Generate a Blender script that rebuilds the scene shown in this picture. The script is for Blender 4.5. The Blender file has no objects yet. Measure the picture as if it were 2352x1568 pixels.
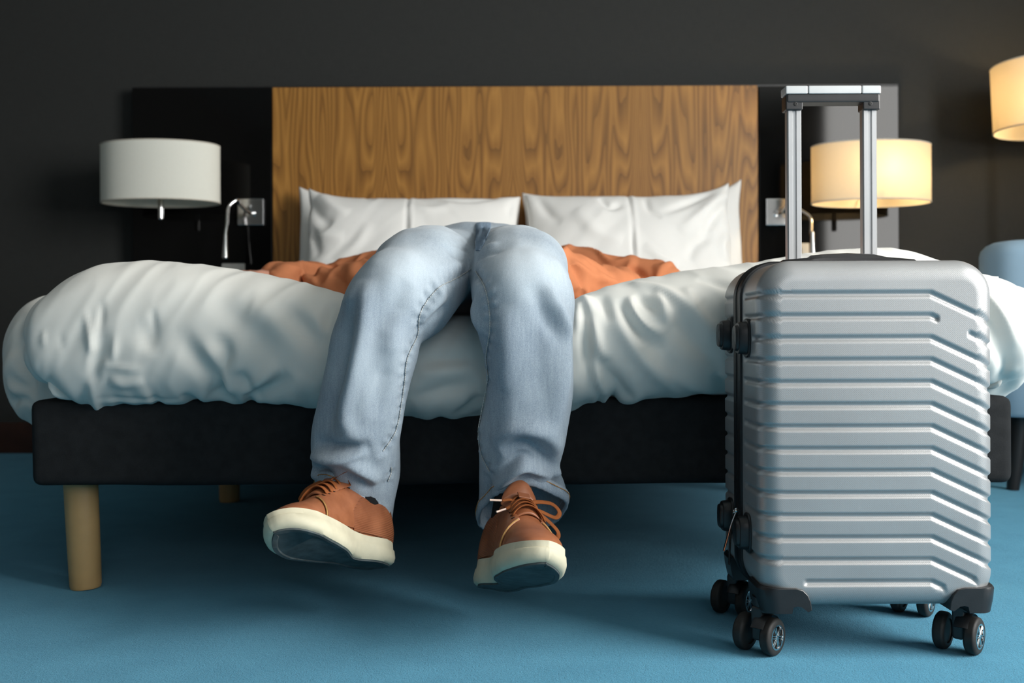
import bpy, bmesh, math, random
import numpy as np
from mathutils import Vector, Matrix, noise as mnoise
from mathutils.bvhtree import BVHTree

random.seed(7)
SC = bpy.context.scene
COL = SC.collection
PI = math.pi

# ------------------------------------------------------------------ camera
F_PX, ROLL, CAM_Z = 2287.0, 0.0043, 0.462
CR = Vector((math.cos(ROLL), 0, -math.sin(ROLL)))
CU = Vector((math.sin(ROLL), 0, math.cos(ROLL)))
CF = Vector((0, 1, 0))
CAM = Vector((0, 0, CAM_Z))
cam_data = bpy.data.cameras.new('camera')
cam = bpy.data.objects.new('camera', cam_data)
COL.objects.link(cam)
cam_data.sensor_width = 36.0
cam_data.lens = 36.0 * F_PX / 2352.0
cam_data.shift_y = -18.0 / 2352.0
cam_data.clip_start = 0.02
cam_data.dof.use_dof = True
cam_data.dof.focus_distance = 1.47
cam_data.dof.aperture_fstop = 5.0
m = Matrix.Identity(4)
for i in range(3):
    m[i][0], m[i][1], m[i][2], m[i][3] = CR[i], CU[i], -CF[i], CAM[i]
cam.matrix_world = m
SC.camera = cam

# ------------------------------------------------------------------ world, lights, exposure
world = bpy.data.worlds.new('world')
SC.world = world
world.use_nodes = True
world.node_tree.nodes['Background'].inputs[0].default_value = (0.55, 0.68, 0.85, 1)
world.node_tree.nodes['Background'].inputs[1].default_value = 0.6


def area_light(name, loc, target, sx, sy, power, color):
    l = bpy.data.lights.new(name, 'AREA')
    l.shape = 'RECTANGLE'
    l.size, l.size_y = sx, sy
    l.energy = power
    l.color = color
    o = bpy.data.objects.new(name, l)
    COL.objects.link(o)
    o.location = loc
    o.rotation_euler = (Vector(target) - Vector(loc)).to_track_quat('-Z', 'Y').to_euler()
    return o


WIN = dict(y0=-0.75, y1=1.35, z0=0.55, z1=2.45, x=2.7)
# daylight coming in through the window on the right of the room
area_light('window_daylight', (2.66, (WIN['y0'] + WIN['y1']) / 2, 1.5), (0, (WIN['y0'] + WIN['y1']) / 2, 1.5),
           WIN['y1'] - WIN['y0'] - 0.1, 1.8, 218.0, (1.0, 0.985, 0.95))

# softer daylight from the second window, behind and to the right of the viewer
area_light('window_daylight_front', (1.15, -2.34, 1.6), (1.15, 0, 1.6), 2.0, 1.7, 20.0, (1.0, 0.985, 0.95))

SC.view_settings.view_transform = 'Standard'
SC.view_settings.look = 'None'
SC.view_settings.exposure = 0.0
SC.view_settings.gamma = 1.0
SC.view_settings.use_curve_mapping = False
SC.cycles.max_bounces = 10
SC.cycles.diffuse_bounces = 6
SC.cycles.use_denoising = True
SC.cycles.sample_clamp_indirect = 8.0


# ------------------------------------------------------------------ helpers
def P(px, py, d):
    a, b = (px - 1176.0) / F_PX, -(py - 766.0) / F_PX
    return CAM + d * (CF + a * CR + b * CU)


def cast_dir(px, py):
    return (P(px, py, 1.0) - CAM).normalized()


class Nodes:
    def __init__(self, name):
        self.mat = bpy.data.materials.new(name)
        self.mat.use_nodes = True
        self.t = self.mat.node_tree
        self.bsdf = self.t.nodes['Principled BSDF']
        self.out = self.t.nodes['Material Output']

    def new(self, kind, **kw):
        n = self.t.nodes.new(kind)
        for k, v in kw.items():
            setattr(n, k, v)
        return n

    def link(self, a, b):
        self.t.links.new(a, b)

    def coord(self, kind='Object', scale=(1, 1, 1), rot=(0, 0, 0)):
        c = self.new('ShaderNodeTexCoord')
        mp = self.new('ShaderNodeMapping')
        mp.inputs['Scale'].default_value = scale
        mp.inputs['Rotation'].default_value = rot
        self.link(c.outputs[kind], mp.inputs['Vector'])
        return mp.outputs[0]

    def noise(self, vec, scale, detail=3, rough=0.5, dist=0.0):
        n = self.new('ShaderNodeTexNoise')
        n.inputs['Scale'].default_value = scale
        n.inputs['Detail'].default_value = detail
        n.inputs['Roughness'].default_value = rough
        n.inputs['Distortion'].default_value = dist
        self.link(vec, n.inputs['Vector'])
        return n.outputs['Fac']

    def ramp(self, fac, stops):
        r = self.new('ShaderNodeValToRGB')
        els = r.color_ramp.elements
        while len(els) < len(stops):
            els.new(0.5)
        for e, (p, c) in zip(els, stops):
            e.position = p
            e.color = tuple(c) + (1,) if len(c) == 3 else c
        self.link(fac, r.inputs[0])
        return r.outputs[0]

    def math(self, op, a, b=None):
        n = self.new('ShaderNodeMath', operation=op)
        for i, v in enumerate((a, b)):
            if v is None:
                continue
            if isinstance(v, (int, float)):
                n.inputs[i].default_value = v
            else:
                self.link(v, n.inputs[i])
        return n.outputs[0]

    def mixc(self, fac, a, b, mode='MIX'):
        n = self.new('ShaderNodeMix', data_type='RGBA', blend_type=mode)
        for sock, v in ((n.inputs[0], fac), (n.inputs[6], a), (n.inputs[7], b)):
            if isinstance(v, (int, float)):
                sock.default_value = v
            elif isinstance(v, tuple):
                sock.default_value = v + (1,)
            else:
                self.link(v, sock)
        return n.outputs[2]

    def bump(self, height, strength=0.3, dist=0.001, prev=None):
        b = self.new('ShaderNodeBump')
        b.inputs['Strength'].default_value = strength
        b.inputs['Distance'].default_value = dist
        self.link(height, b.inputs['Height'])
        if prev is not None:
            self.link(prev, b.inputs['Normal'])
        self.link(b.outputs[0], self.bsdf.inputs['Normal'])
        return b.outputs[0]

    def set(self, **kw):
        names = dict(color='Base Color', rough='Roughness', metal='Metallic', spec='Specular IOR Level',
                     sheen='Sheen Weight', coat='Coat Weight', trans='Transmission Weight', sub='Subsurface Weight')
        for k, v in kw.items():
            s = self.bsdf.inputs[names[k]]
            if isinstance(v, tuple):
                s.default_value = v + (1,)
            elif isinstance(v, (int, float)):
                s.default_value = v
            else:
                self.link(v, s)
        return self


def simple(name, color, rough=0.5, metal=0.0, spec=0.5, var=0.12, nscale=40, bump=0.0, bscale=300, bdist=0.0006):
    n = Nodes(name)
    v = n.coord()
    f = n.noise(v, nscale, 4)
    c0 = tuple(max(0, c * (1 - var)) for c in color)
    c1 = tuple(min(1, c * (1 + var)) for c in color)
    n.set(color=n.ramp(f, [(0.3, c0), (0.7, c1)]), rough=rough, metal=metal, spec=spec)
    if bump:
        n.bump(n.noise(v, bscale, 3), bump, bdist)
    return n.mat


def link_obj(name, me, mat, parent=None, root=None, smooth=True, angle=None):
    """link a mesh whose vertices are in world coordinates; root = the thing's Empty (location only)"""
    for mt in (mat if isinstance(mat, (list, tuple)) else [mat]):
        me.materials.append(mt)
    if smooth:
        me.polygons.foreach_set('use_smooth', [True] * len(me.polygons))
        if angle:
            me.set_sharp_from_angle(angle=math.radians(angle))
    o = bpy.data.objects.new(name, me)
    COL.objects.link(o)
    if parent is not None:
        base = parent
        off = Vector((0, 0, 0))
        while base is not None:
            off += base.location
            base = base.parent
        me.transform(Matrix.Translation(-off))
        o.parent = parent
    return o


def mesh_from(name, verts, faces):
    me = bpy.data.meshes.new(name)
    me.from_pydata([tuple(v) for v in verts], [], [tuple(f) for f in faces])
    me.update()
    return me


def add(name, verts, faces, mat, parent=None, smooth=True, angle=None, fix=True):
    me = mesh_from(name, verts, faces)
    if fix:
        bm = bmesh.new()
        bm.from_mesh(me)
        bmesh.ops.recalc_face_normals(bm, faces=bm.faces)
        bm.to_mesh(me)
        bm.free()
    return link_obj(name, me, mat, parent, smooth=smooth, angle=angle)


def add_bm(name, bm, mat, parent=None, smooth=True, angle=35):
    bmesh.ops.recalc_face_normals(bm, faces=bm.faces)
    me = bpy.data.meshes.new(name)
    bm.to_mesh(me)
    bm.free()
    o = link_obj(name, me, mat, parent, smooth=smooth, angle=angle)
    if angle is not None:
        w = o.modifiers.new('weighted', 'WEIGHTED_NORMAL')
        w.keep_sharp = True
    return o


def thing(name, label, cat, loc, group=None):
    o = bpy.data.objects.new(name, None)
    COL.objects.link(o)
    o.location = loc
    o.empty_display_size = 0.05
    tag(o, label, cat, group)
    return o


def tag(o, label=None, cat=None, group=None, kind=None):
    if label:
        o['label'] = label
    if cat:
        o['category'] = cat
    if group:
        o['group'] = group
    if kind:
        o['kind'] = kind
    return o


def bm_box(bm, c, s, bevel=0.0, seg=2, rot=None):
    r = bmesh.ops.create_cube(bm, size=1.0)
    vs = r['verts']
    bmesh.ops.scale(bm, vec=s, verts=vs)
    if bevel > 0:
        es = list({e for v in vs for e in v.link_edges})
        rb = bmesh.ops.bevel(bm, geom=es, offset=bevel, segments=seg, affect='EDGES', profile=0.5)
        vs = list({v for f in rb['faces'] for v in f.verts} | {v for v in vs if v.is_valid})
    if rot is not None:
        bmesh.ops.rotate(bm, cent=(0, 0, 0), matrix=rot, verts=vs)
    bmesh.ops.translate(bm, vec=c, verts=vs)
    return vs


def box(name, c, s, mat, parent=None, bevel=0.003, seg=2, rot=None):
    bm = bmesh.new()
    bm_box(bm, c, s, bevel, seg, rot)
    return add_bm(name, bm, mat, parent)


def frame_dirs(pts):
    """parallel-transport frames along a polyline"""
    n = len(pts)
    T = []
    for i in range(n):
        t = (pts[min(i + 1, n - 1)] - pts[max(i - 1, 0)])
        T.append(t.normalized() if t.length > 1e-9 else Vector((0, 0, 1)))
    up = Vector((0, 0, 1)) if abs(T[0].z) < 0.9 else Vector((1, 0, 0))
    A = (up - T[0] * up.dot(T[0])).normalized()
    out = []
    for t in T:
        A = (A - t * A.dot(t)).normalized()
        out.append((t, A, t.cross(A)))
    return out


def catmull(pts, n=8):
    pts = [Vector(p) for p in pts]
    out = []
    for i in range(len(pts) - 1):
        p0 = pts[i - 1] if i > 0 else pts[i] * 2 - pts[i + 1]
        p1, p2 = pts[i], pts[i + 1]
        p3 = pts[i + 2] if i + 2 < len(pts) else pts[i + 1] * 2 - pts[i]
        for k in range(n):
            t = k / n
            out.append(0.5 * ((2 * p1) + (p2 - p0) * t + (2 * p0 - 5 * p1 + 4 * p2 - p3) * t * t + (3 * p1 - p0 - 3 * p2 + p3) * t ** 3))
    out.append(pts[-1])
    return out


def tube_geo(pts, rad, seg=10, rad2=None, normals=None, close=False):
    """verts, faces for a tube; rad may be a list; rad2 = second half axis; normals = ribbon normal per point"""
    pts = [Vector(p) for p in pts]
    fr = frame_dirs(pts)
    V, Fc = [], []
    n = len(pts)
    for i, p in enumerate(pts):
        t, A, B = fr[i]
        if normals is not None:
            N = Vector(normals[i])
            A = (N - t * N.dot(t)).normalized()
            B = t.cross(A)
        ra = rad[i] if isinstance(rad, (list, tuple)) else rad
        rb = (rad2[i] if isinstance(rad2, (list, tuple)) else rad2) if rad2 is not None else ra
        for k in range(seg):
            an = 2 * PI * k / seg
            V.append(p + A * (ra * math.cos(an)) + B * (rb * math.sin(an)))
    for i in range(n - 1 if not close else n):
        j = (i + 1) % n
        for k in range(seg):
            l = (k + 1) % seg
            Fc.append((i * seg + k, i * seg + l, j * seg + l, j * seg + k))
    if not close:
        Fc.append(tuple(range(seg))[::-1])
        Fc.append(tuple((n - 1) * seg + k for k in range(seg)))
    return V, Fc


def join_geo(parts):
    V, Fc = [], []
    for v, f in parts:
        o = len(V)
        V += list(v)
        Fc += [tuple(i + o for i in q) for q in f]
    return V, Fc


def tube(name, pts, rad, mat, parent=None, seg=10, **kw):
    v, f = tube_geo(pts, rad, seg, **kw)
    return add(name, v, f, mat, parent, angle=50)


def lathe_geo(profile, center, axis=Vector((0, 0, 1)), seg=32, sx=1.0, sy=1.0, xdir=None):
    """profile: (r, h) list; closed ring when first == last"""
    axis = Vector(axis).normalized()
    X = Vector(xdir) if xdir is not None else (Vector((1, 0, 0)) if abs(axis.x) < 0.9 else Vector((0, 1, 0)))
    X = (X - axis * X.dot(axis)).normalized()
    Y = axis.cross(X)
    V, Fc = [], []
    n = len(profile)
    for r, h in profile:
        for k in range(seg):
            a = 2 * PI * k / seg
            V.append(Vector(center) + axis * h + X * (r * sx * math.cos(a)) + Y * (r * sy * math.sin(a)))
    for i in range(n - 1):
        for k in range(seg):
            l = (k + 1) % seg
            Fc.append((i * seg + k, i * seg + l, (i + 1) * seg + l, (i + 1) * seg + k))
    if profile[0] != profile[-1]:
        if profile[0][0] > 1e-6:
            Fc.append(tuple(range(seg))[::-1])
        if profile[-1][0] > 1e-6:
            Fc.append(tuple((n - 1) * seg + k for k in range(seg)))
    return V, Fc


def lathe(name, profile, center, mat, parent=None, angle=40, **kw):
    v, f = lathe_geo(profile, center, **kw)
    me = mesh_from(name, v, f)
    bm = bmesh.new()
    bm.from_mesh(me)
    bmesh.ops.remove_doubles(bm, verts=bm.verts, dist=1e-6)
    bpy.data.meshes.remove(me)
    return add_bm(name, bm, mat, parent, angle=angle)


def loft_geo(rings, seg=32, power=2.0):
    """rings: (center, a, b); width direction follows X, the other axis is perpendicular to the path"""
    C = [Vector(r[0]) for r in rings]
    V, Fc = [], []
    n = len(C)
    for i, (c, a, b) in enumerate(rings):
        t = (C[min(i + 1, n - 1)] - C[max(i - 1, 0)]).normalized()
        X = Vector((1, 0, 0))
        X = (X - t * X.dot(t)).normalized()
        Y = t.cross(X)
        for k in range(seg):
            an = 2 * PI * k / seg
            ca, sa = math.cos(an), math.sin(an)
            ca = math.copysign(abs(ca) ** (2 / power), ca)
            sa = math.copysign(abs(sa) ** (2 / power), sa)
            V.append(Vector(c) + X * (a * ca) + Y * (b * sa))
    for i in range(n - 1):
        for k in range(seg):
            l = (k + 1) % seg
            Fc.append((i * seg + k, i * seg + l, (i + 1) * seg + l, (i + 1) * seg + k))
    Fc.append(tuple(range(seg))[::-1])
    Fc.append(tuple((n - 1) * seg + k for k in range(seg)))
    return V, Fc


def smooth_rings(rings, n=6):
    pts = catmull([(r[0][0], r[0][1], r[0][2]) for r in rings], n)
    ab = catmull([(r[1], r[2], 0) for r in rings], n)
    return [(p, max(0.004, q.x), max(0.004, q.y)) for p, q in zip(pts, ab)]


def sphere_geo(c, r, seg=20, rings=12):
    r = r if isinstance(r, (tuple, list)) else (r, r, r)
    V, Fc = [], []
    for i in range(1, rings):
        th = PI * i / rings
        for k in range(seg):
            a = 2 * PI * k / seg
            V.append(Vector((c[0] + r[0] * math.sin(th) * math.cos(a), c[1] + r[1] * math.sin(th) * math.sin(a), c[2] + r[2] * math.cos(th))))
    top = len(V)
    V.append(Vector((c[0], c[1], c[2] + r[2])))
    V.append(Vector((c[0], c[1], c[2] - r[2])))
    for i in range(rings - 2):
        for k in range(seg):
            l = (k + 1) % seg
            Fc.append((i * seg + k, (i + 1) * seg + k, (i + 1) * seg + l, i * seg + l))
    for k in range(seg):
        l = (k + 1) % seg
        Fc.append((top, k, l))
        Fc.append((top + 1, (rings - 2) * seg + l, (rings - 2) * seg + k))
    return V, Fc


def remesh(parts, voxel):
    """union of closed pieces -> one continuous surface (numpy verts, faces)"""
    V, Fc = join_geo(parts)
    me = mesh_from('tmp', V, Fc)
    bm = bmesh.new()
    bm.from_mesh(me)
    bmesh.ops.recalc_face_normals(bm, faces=bm.faces)
    bm.to_mesh(me)
    bm.free()
    o = bpy.data.objects.new('tmp', me)
    COL.objects.link(o)
    md = o.modifiers.new('r', 'REMESH')
    md.mode = 'VOXEL'
    md.voxel_size = voxel
    dg = bpy.context.evaluated_depsgraph_get()
    dg.update()
    ev = o.evaluated_get(dg)
    me2 = bpy.data.meshes.new_from_object(ev)
    bpy.data.objects.remove(o)
    bpy.data.meshes.remove(me)
    v = np.empty(len(me2.vertices) * 3)
    me2.vertices.foreach_get('co', v)
    v = v.reshape(-1, 3)
    faces = [tuple(p.vertices) for p in me2.polygons]
    bpy.data.meshes.remove(me2)
    return v, faces


def edges_of(faces):
    E = set()
    for f in faces:
        for i in range(len(f)):
            a, b = f[i], f[(i + 1) % len(f)]
            E.add((a, b) if a < b else (b, a))
    return np.array(sorted(E))


def laplace(v, faces, it, lam=0.5, mask=None):
    E = edges_of(faces)
    deg = np.bincount(E.ravel(), minlength=len(v)).astype(float)
    for _ in range(it):
        s = np.zeros_like(v)
        for k in range(3):
            s[:, k] = np.bincount(E[:, 0], weights=v[E[:, 1], k], minlength=len(v)) + np.bincount(E[:, 1], weights=v[E[:, 0], k], minlength=len(v))
        d = s / np.maximum(deg, 1)[:, None] - v
        v = v + lam * d * (1 if mask is None else mask[:, None])
    return v


def vnormals(v, faces):
    n = np.zeros_like(v)
    q = np.array([f if len(f) == 4 else (f[0], f[1], f[2], f[2]) for f in faces])
    fn = np.cross(v[q[:, 2]] - v[q[:, 0]], v[q[:, 3]] - v[q[:, 1]])
    tri = q[:, 2] == q[:, 3]
    fn[tri] = np.cross(v[q[tri, 1]] - v[q[tri, 0]], v[q[tri, 2]] - v[q[tri, 0]])
    for k in range(4):
        for j in range(3):
            n[:, j] += np.bincount(q[:, k], weights=fn[:, j], minlength=len(v))
    return n / np.maximum(np.linalg.norm(n, axis=1), 1e-12)[:, None]


def cast_line(bvh, px, n=10, off=0.0):
    """points of a surface polyline seen from the front through the listed photo positions"""
    fine = catmull([(x, y, 0) for x, y in px], n)
    out = []
    for p in fine:
        d = cast_dir(p.x, p.y)
        h = bvh.ray_cast(CAM, d)
        if h[0] is not None and h[1].dot(d) < -0.02:
            out.append((h[0] + h[1] * off, h[1]))
    return out


def fold(v, nrm, bvh, px, w, amp, side=0.0, taper=True, n=8, zmul=1.0, reach=1.0):
    """raise (amp>0) or press (amp<0) a fold along a line on the surface"""
    L = cast_line(bvh, px, n)
    if len(L) < 2:
        return v
    pts = np.array([tuple(p[0]) for p in L])
    nd = np.array([tuple(p[1]) for p in L]).mean(0)
    a, b = pts[:-1], pts[1:]
    lo, hi = pts.min(0) - 3.2 * w, pts.max(0) + 3.2 * w
    idx = np.where(((v > lo) & (v < hi)).all(1) & (nrm @ nd > -0.2))[0]
    if not len(idx):
        return v
    q = v[idx]
    best = np.full(len(q), 1e9)
    tt = np.zeros(len(q))
    cum = np.concatenate([[0], np.cumsum(np.linalg.norm(b - a, axis=1))])
    for i in range(len(a)):
        d = b[i] - a[i]
        L2 = max(d @ d, 1e-12)
        t = np.clip(((q - a[i]) @ d) / L2, 0, 1)
        dist = np.linalg.norm(q - (a[i] + t[:, None] * d), axis=1)
        mk = dist < best
        best[mk] = dist[mk]
        tt[mk] = (cum[i] + t[mk] * math.sqrt(L2)) / cum[-1]
    tp = np.sin(PI * np.clip(tt, 0.0, 1)) ** 0.7 if taper else np.ones(len(q))
    if taper == 'start':   # deep at the start, dies out at the end
        tp = np.clip(1 - tt, 0, 1) ** 0.7
    if taper == 'end':
        tp = np.clip(tt, 0, 1) ** 0.7
    g = np.exp(-(best / w) ** 2) * tp
    v = v.copy()
    v[idx] += nrm[idx] * (amp * g)[:, None]
    return v


def vnoise(v, scale, seed=0.0):
    sx, sy, sz = scale if isinstance(scale, (tuple, list)) else (scale, scale, scale)
    return np.array([mnoise.noise(Vector((p[0] * sx + seed, p[1] * sy + seed * 1.7, p[2] * sz - seed))) for p in v])


# ------------------------------------------------------------------ materials
def wallpaper():
    n = Nodes('charcoal_wallpaper')
    v = n.coord(scale=(1, 1, 1))
    a = n.noise(n.coord(scale=(900, 1, 20)), 1.0, 2)
    b = n.noise(n.coord(scale=(20, 1, 900)), 1.0, 2)
    s = n.math('ADD', a, b)
    c = n.ramp(n.math('MULTIPLY', s, 0.5), [(0.35, (0.021, 0.0222, 0.0215)), (0.65, (0.033, 0.034, 0.0325))])
    n.set(color=c, rough=0.75, spec=0.25)
    n.bump(s, 0.25, 0.0005)
    return n.mat


def wood_veneer():
    n = Nodes('oak_veneer')
    tc = n.new('ShaderNodeTexCoord')
    sep = n.new('ShaderNodeSeparateXYZ')
    n.link(tc.outputs['Object'], sep.inputs[0])
    # veneer leaves about 0.49 m wide repeat across the panel
    xr = n.math('PINGPONG', n.math('ADD', sep.outputs[0], 0.27), 0.247)
    comb = n.new('ShaderNodeCombineXYZ')
    n.link(xr, comb.inputs[0])
    n.link(sep.outputs[2], comb.inputs[2])
    n.link(n.math('MULTIPLY', n.math('FLOOR', n.math('DIVIDE', n.math('ADD', sep.outputs[0], 0.27), 0.494)), 0.13), comb.inputs[1])

    def mp(scale):
        k = n.new('ShaderNodeMapping')
        k.inputs['Scale'].default_value = scale
        n.link(comb.outputs[0], k.inputs['Vector'])
        return k.outputs[0]
    wob = n.noise(mp((6.5, 1, 0.75)), 1.0, 2, 0.4)
    lines = n.math('FRACT', n.math('ADD', n.math('MULTIPLY', wob, 22.0), n.math('MULTIPLY', xr, 20.0)))
    fib = n.noise(mp((420, 3, 7)), 1.0, 3, 0.6)
    fib2 = n.noise(mp((60, 3, 1.4)), 1.0, 2)
    base = n.ramp(lines, [(0.0, (0.095, 0.036, 0.007)), (0.28, (0.27, 0.118, 0.024)), (0.62, (0.46, 0.222, 0.050)), (0.90, (0.29, 0.128, 0.027))])
    c = n.mixc(0.24, base, n.ramp(fib, [(0.35, (0.18, 0.076, 0.015)), (0.62, (0.40, 0.19, 0.042))]))
    c = n.mixc(0.25, c, n.ramp(fib2, [(0.35, (0.20, 0.090, 0.02)), (0.65, (0.42, 0.21, 0.05))]))
    n.set(color=c, rough=0.42, spec=0.35)
    n.bump(fib, 0.1, 0.0004)
    return n.mat


def carpet():
    n = Nodes('blue_carpet')
    v = n.coord()
    f1 = n.noise(v, 420, 3, 0.7)
    f2 = n.noise(v, 9, 4, 0.6)
    f3 = n.noise(v, 130, 3, 0.6)
    c = n.mixc(0.6, n.ramp(f1, [(0.3, (0.032, 0.165, 0.265)), (0.7, (0.085, 0.320, 0.460))]),
               n.ramp(f2, [(0.35, (0.048, 0.215, 0.335)), (0.65, (0.070, 0.270, 0.405))]))
    n.set(color=c, rough=0.95, spec=0.1, sheen=0.25)
    n.bsdf.inputs['Sheen Tint'].default_value = (0.5, 0.8, 1.0, 1)
    b = n.bump(f3, 0.35, 0.004)
    n.bump(f1, 0.7, 0.003, b)
    return n.mat


def cotton(name, color=(0.80, 0.80, 0.78), rough=0.85, wave=1100):
    n = Nodes(name)
    v = n.coord()
    f = n.noise(v, 6, 3)
    n.set(color=n.ramp(f, [(0.3, tuple(c * 0.97 for c in color)), (0.7, color)]), rough=rough, spec=0.15, sheen=0.1)
    n.bump(n.noise(v, wave, 2), 0.12, 0.0005)
    return n.mat


def denim():
    n = Nodes('faded_denim')
    v = n.coord()
    fine = n.noise(n.coord(scale=(1, 1, 1), rot=(0.3, 0.5, 0.2)), 760, 3, 0.75)
    streak = n.noise(n.coord(scale=(260, 90, 30)), 1.0, 3, 0.6)
    big = n.noise(v, 7, 3, 0.55)
    at = n.new('ShaderNodeAttribute', attribute_name='wear')
    c = n.ramp(fine, [(0.33, (0.115, 0.150, 0.195)), (0.67, (0.400, 0.460, 0.505))])
    c = n.mixc(0.35, c, n.ramp(streak, [(0.3, (0.145, 0.188, 0.245)), (0.7, (0.350, 0.410, 0.460))]))
    c = n.mixc(0.30, c, n.ramp(big, [(0.35, (0.150, 0.198, 0.260)), (0.65, (0.385, 0.450, 0.500))]))
    c = n.mixc(n.math('MULTIPLY', at.outputs['Fac'], 0.55), c, (0.64, 0.71, 0.76))
    n.set(color=c, rough=0.9, spec=0.12, sheen=0.15)
    b = n.bump(streak, 0.10, 0.0008)
    n.bump(fine, 0.35, 0.0008, b)
    return n.mat


def leather():
    n = Nodes('tan_leather')
    v = n.coord()
    f = n.noise(v, 22, 4, 0.6)
    g = n.noise(v, 420, 3, 0.6)
    c = n.ramp(f, [(0.3, (0.205, 0.066, 0.026)), (0.7, (0.335, 0.122, 0.054))])
    n.set(color=c, rough=0.42, spec=0.4)
    n.bump(g, 0.16, 0.0006)
    return n.mat


def ribbed_leather():
    n = Nodes('ribbed_tan_leather')
    v = n.coord()
    w = n.new('ShaderNodeTexWave', wave_type='BANDS', bands_direction='Z')
    w.inputs['Scale'].default_value = 95
    w.inputs['Distortion'].default_value = 0.4
    n.link(v, w.inputs['Vector'])
    c = n.ramp(n.noise(v, 25, 3), [(0.3, (0.190, 0.060, 0.024)), (0.7, (0.305, 0.108, 0.047))])
    n.set(color=c, rough=0.5, spec=0.35)
    n.bump(w.outputs['Fac'], 0.6, 0.0012)
    return n.mat


def shell_plastic():
    n = Nodes('silver_shell')
    v = n.coord()

    def wave(sc, neg):
        mp = n.new('ShaderNodeMapping')
        mp.inputs['Scale'].default_value = (-1 if neg else 1, 0.6, 1)
        n.link(v, mp.inputs['Vector'])
        w = n.new('ShaderNodeTexWave', wave_type='BANDS', bands_direction='DIAGONAL')
        w.inputs['Scale'].default_value = sc
        n.link(mp.outputs[0], w.inputs['Vector'])
        return w.outputs['Fac']
    h = n.math('MULTIPLY', wave(210, False), wave(210, True))
    f = n.noise(v, 9, 3)
    sc = n.noise(n.coord(scale=(600, 40, 90), rot=(0, 0.5, 0)), 1.0, 2, 0.4)
    col = n.ramp(f, [(0.3, (0.345, 0.348, 0.35)), (0.7, (0.38, 0.383, 0.385))])
    col = n.mixc(n.math('MULTIPLY', h, 0.3), col, (0.25, 0.255, 0.26))
    col = n.mixc(n.math('MULTIPLY', n.math('GREATER_THAN', sc, 0.76), 0.12), col, (0.75, 0.75, 0.75))
    n.set(color=col, metal=0.45, rough=0.38, spec=0.4)
    n.bump(h, 0.15, 0.0004)
    return n.mat


def shade_fabric(name, color, trans):
    n = Nodes(name)
    v = n.coord()
    f = n.noise(n.coord(scale=(300, 300, 900)), 1.0, 2)
    c = n.ramp(f, [(0.3, tuple(x * 0.94 for x in color)), (0.7, color)])
    d = n.new('ShaderNodeBsdfDiffuse')
    t = n.new('ShaderNodeBsdfTranslucent')
    n.link(c, d.inputs[0])
    n.link(c, t.inputs[0])
    mx = n.new('ShaderNodeMixShader')
    mx.inputs[0].default_value = trans
    n.link(d.outputs[0], mx.inputs[1])
    n.link(t.outputs[0], mx.inputs[2])
    n.link(mx.outputs[0], n.out.inputs[0])
    return n.mat


M = {}
M['wallpaper'] = wallpaper()
M['wood'] = wood_veneer()
M['carpet'] = carpet()
M['duvet'] = cotton('white_duvet_cotton', (0.73, 0.72, 0.672))
M['pillow'] = cotton('white_pillow_cotton', (0.84, 0.835, 0.81))
M['mattress'] = cotton('mattress_cover', (0.7, 0.7, 0.68))
M['denim'] = denim()
M['denim_dark'] = simple('darker_denim', (0.17, 0.23, 0.30), 0.9, 0, 0.12, 0.35, 500, 0.3, 700, 0.0008)
M['leather'] = leather()
M['ribbed'] = ribbed_leather()
M['shell'] = shell_plastic()
M['black_glass'] = simple('gloss_black_panel', (0.004, 0.004, 0.004), 0.06, 0, 0.16, 0.05)
M['base_fabric'] = simple('dark_grey_upholstery', (0.018, 0.019, 0.020), 0.95, 0, 0.1, 0.15, 60, 0.4, 700, 0.001)
M['leg_wood'] = simple('pale_beech', (0.46, 0.30, 0.13), 0.45, 0, 0.4, 0.12, 12, 0.1, 200)
M['brown_wood'] = simple('dark_brown_baseboard', (0.035, 0.014, 0.009), 0.4, 0, 0.4, 0.2, 20)
M['chrome'] = simple('chrome', (0.72, 0.72, 0.72), 0.12, 1.0, 0.5, 0.03)
M['alu'] = simple('brushed_aluminium', (0.40, 0.405, 0.41), 0.42, 0.75, 0.5, 0.03, 20)
M['alu_paint'] = simple('silver_paint', (0.52, 0.53, 0.53), 0.45, 0.2, 0.5, 0.05, 30)
M['black_plastic'] = simple('black_plastic', (0.012, 0.012, 0.013), 0.38, 0, 0.5, 0.2, 30, 0.15, 500)
M['rubber'] = simple('black_rubber', (0.018, 0.017, 0.016), 0.6, 0, 0.35, 0.35, 60, 0.15, 300)
M['zip'] = simple('black_zip_tape', (0.010, 0.010, 0.011), 0.6, 0, 0.3, 0.15, 80, 0.4, 900)
M['orange'] = simple('orange_plastic', (0.80, 0.20, 0.03), 0.4, 0, 0.5, 0.05)
M['shirt'] = simple('rust_orange_cotton', (0.50, 0.185, 0.085), 0.9, 0, 0.1, 0.1, 12, 0.25, 800)
M['skin'] = simple('skin', (0.55, 0.27, 0.19), 0.55, 0, 0.35, 0.08, 20, 0.1, 300)
M['hair'] = simple('dark_brown_hair', (0.03, 0.018, 0.012), 0.5, 0, 0.4, 0.3, 200, 0.5, 400, 0.002)
M['sock'] = simple('black_sock', (0.012, 0.012, 0.013), 0.95, 0, 0.1, 0.1, 40, 0.3, 500)
M['sole'] = simple('cream_rubber_sole', (0.53, 0.49, 0.36), 0.6, 0, 0.35, 0.10, 30, 0.25, 260)
M['outsole'] = simple('dark_grey_outsole', (0.050, 0.062, 0.064), 0.7, 0, 0.3, 0.35, 60, 0.3, 200)
M['lace'] = simple('rust_lace', (0.25, 0.078, 0.024), 0.85, 0, 0.15, 0.15, 60, 0.5, 700)
M['aglet'] = simple('clear_aglet', (0.75, 0.55, 0.45), 0.2, 0, 0.5, 0.05)
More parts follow.
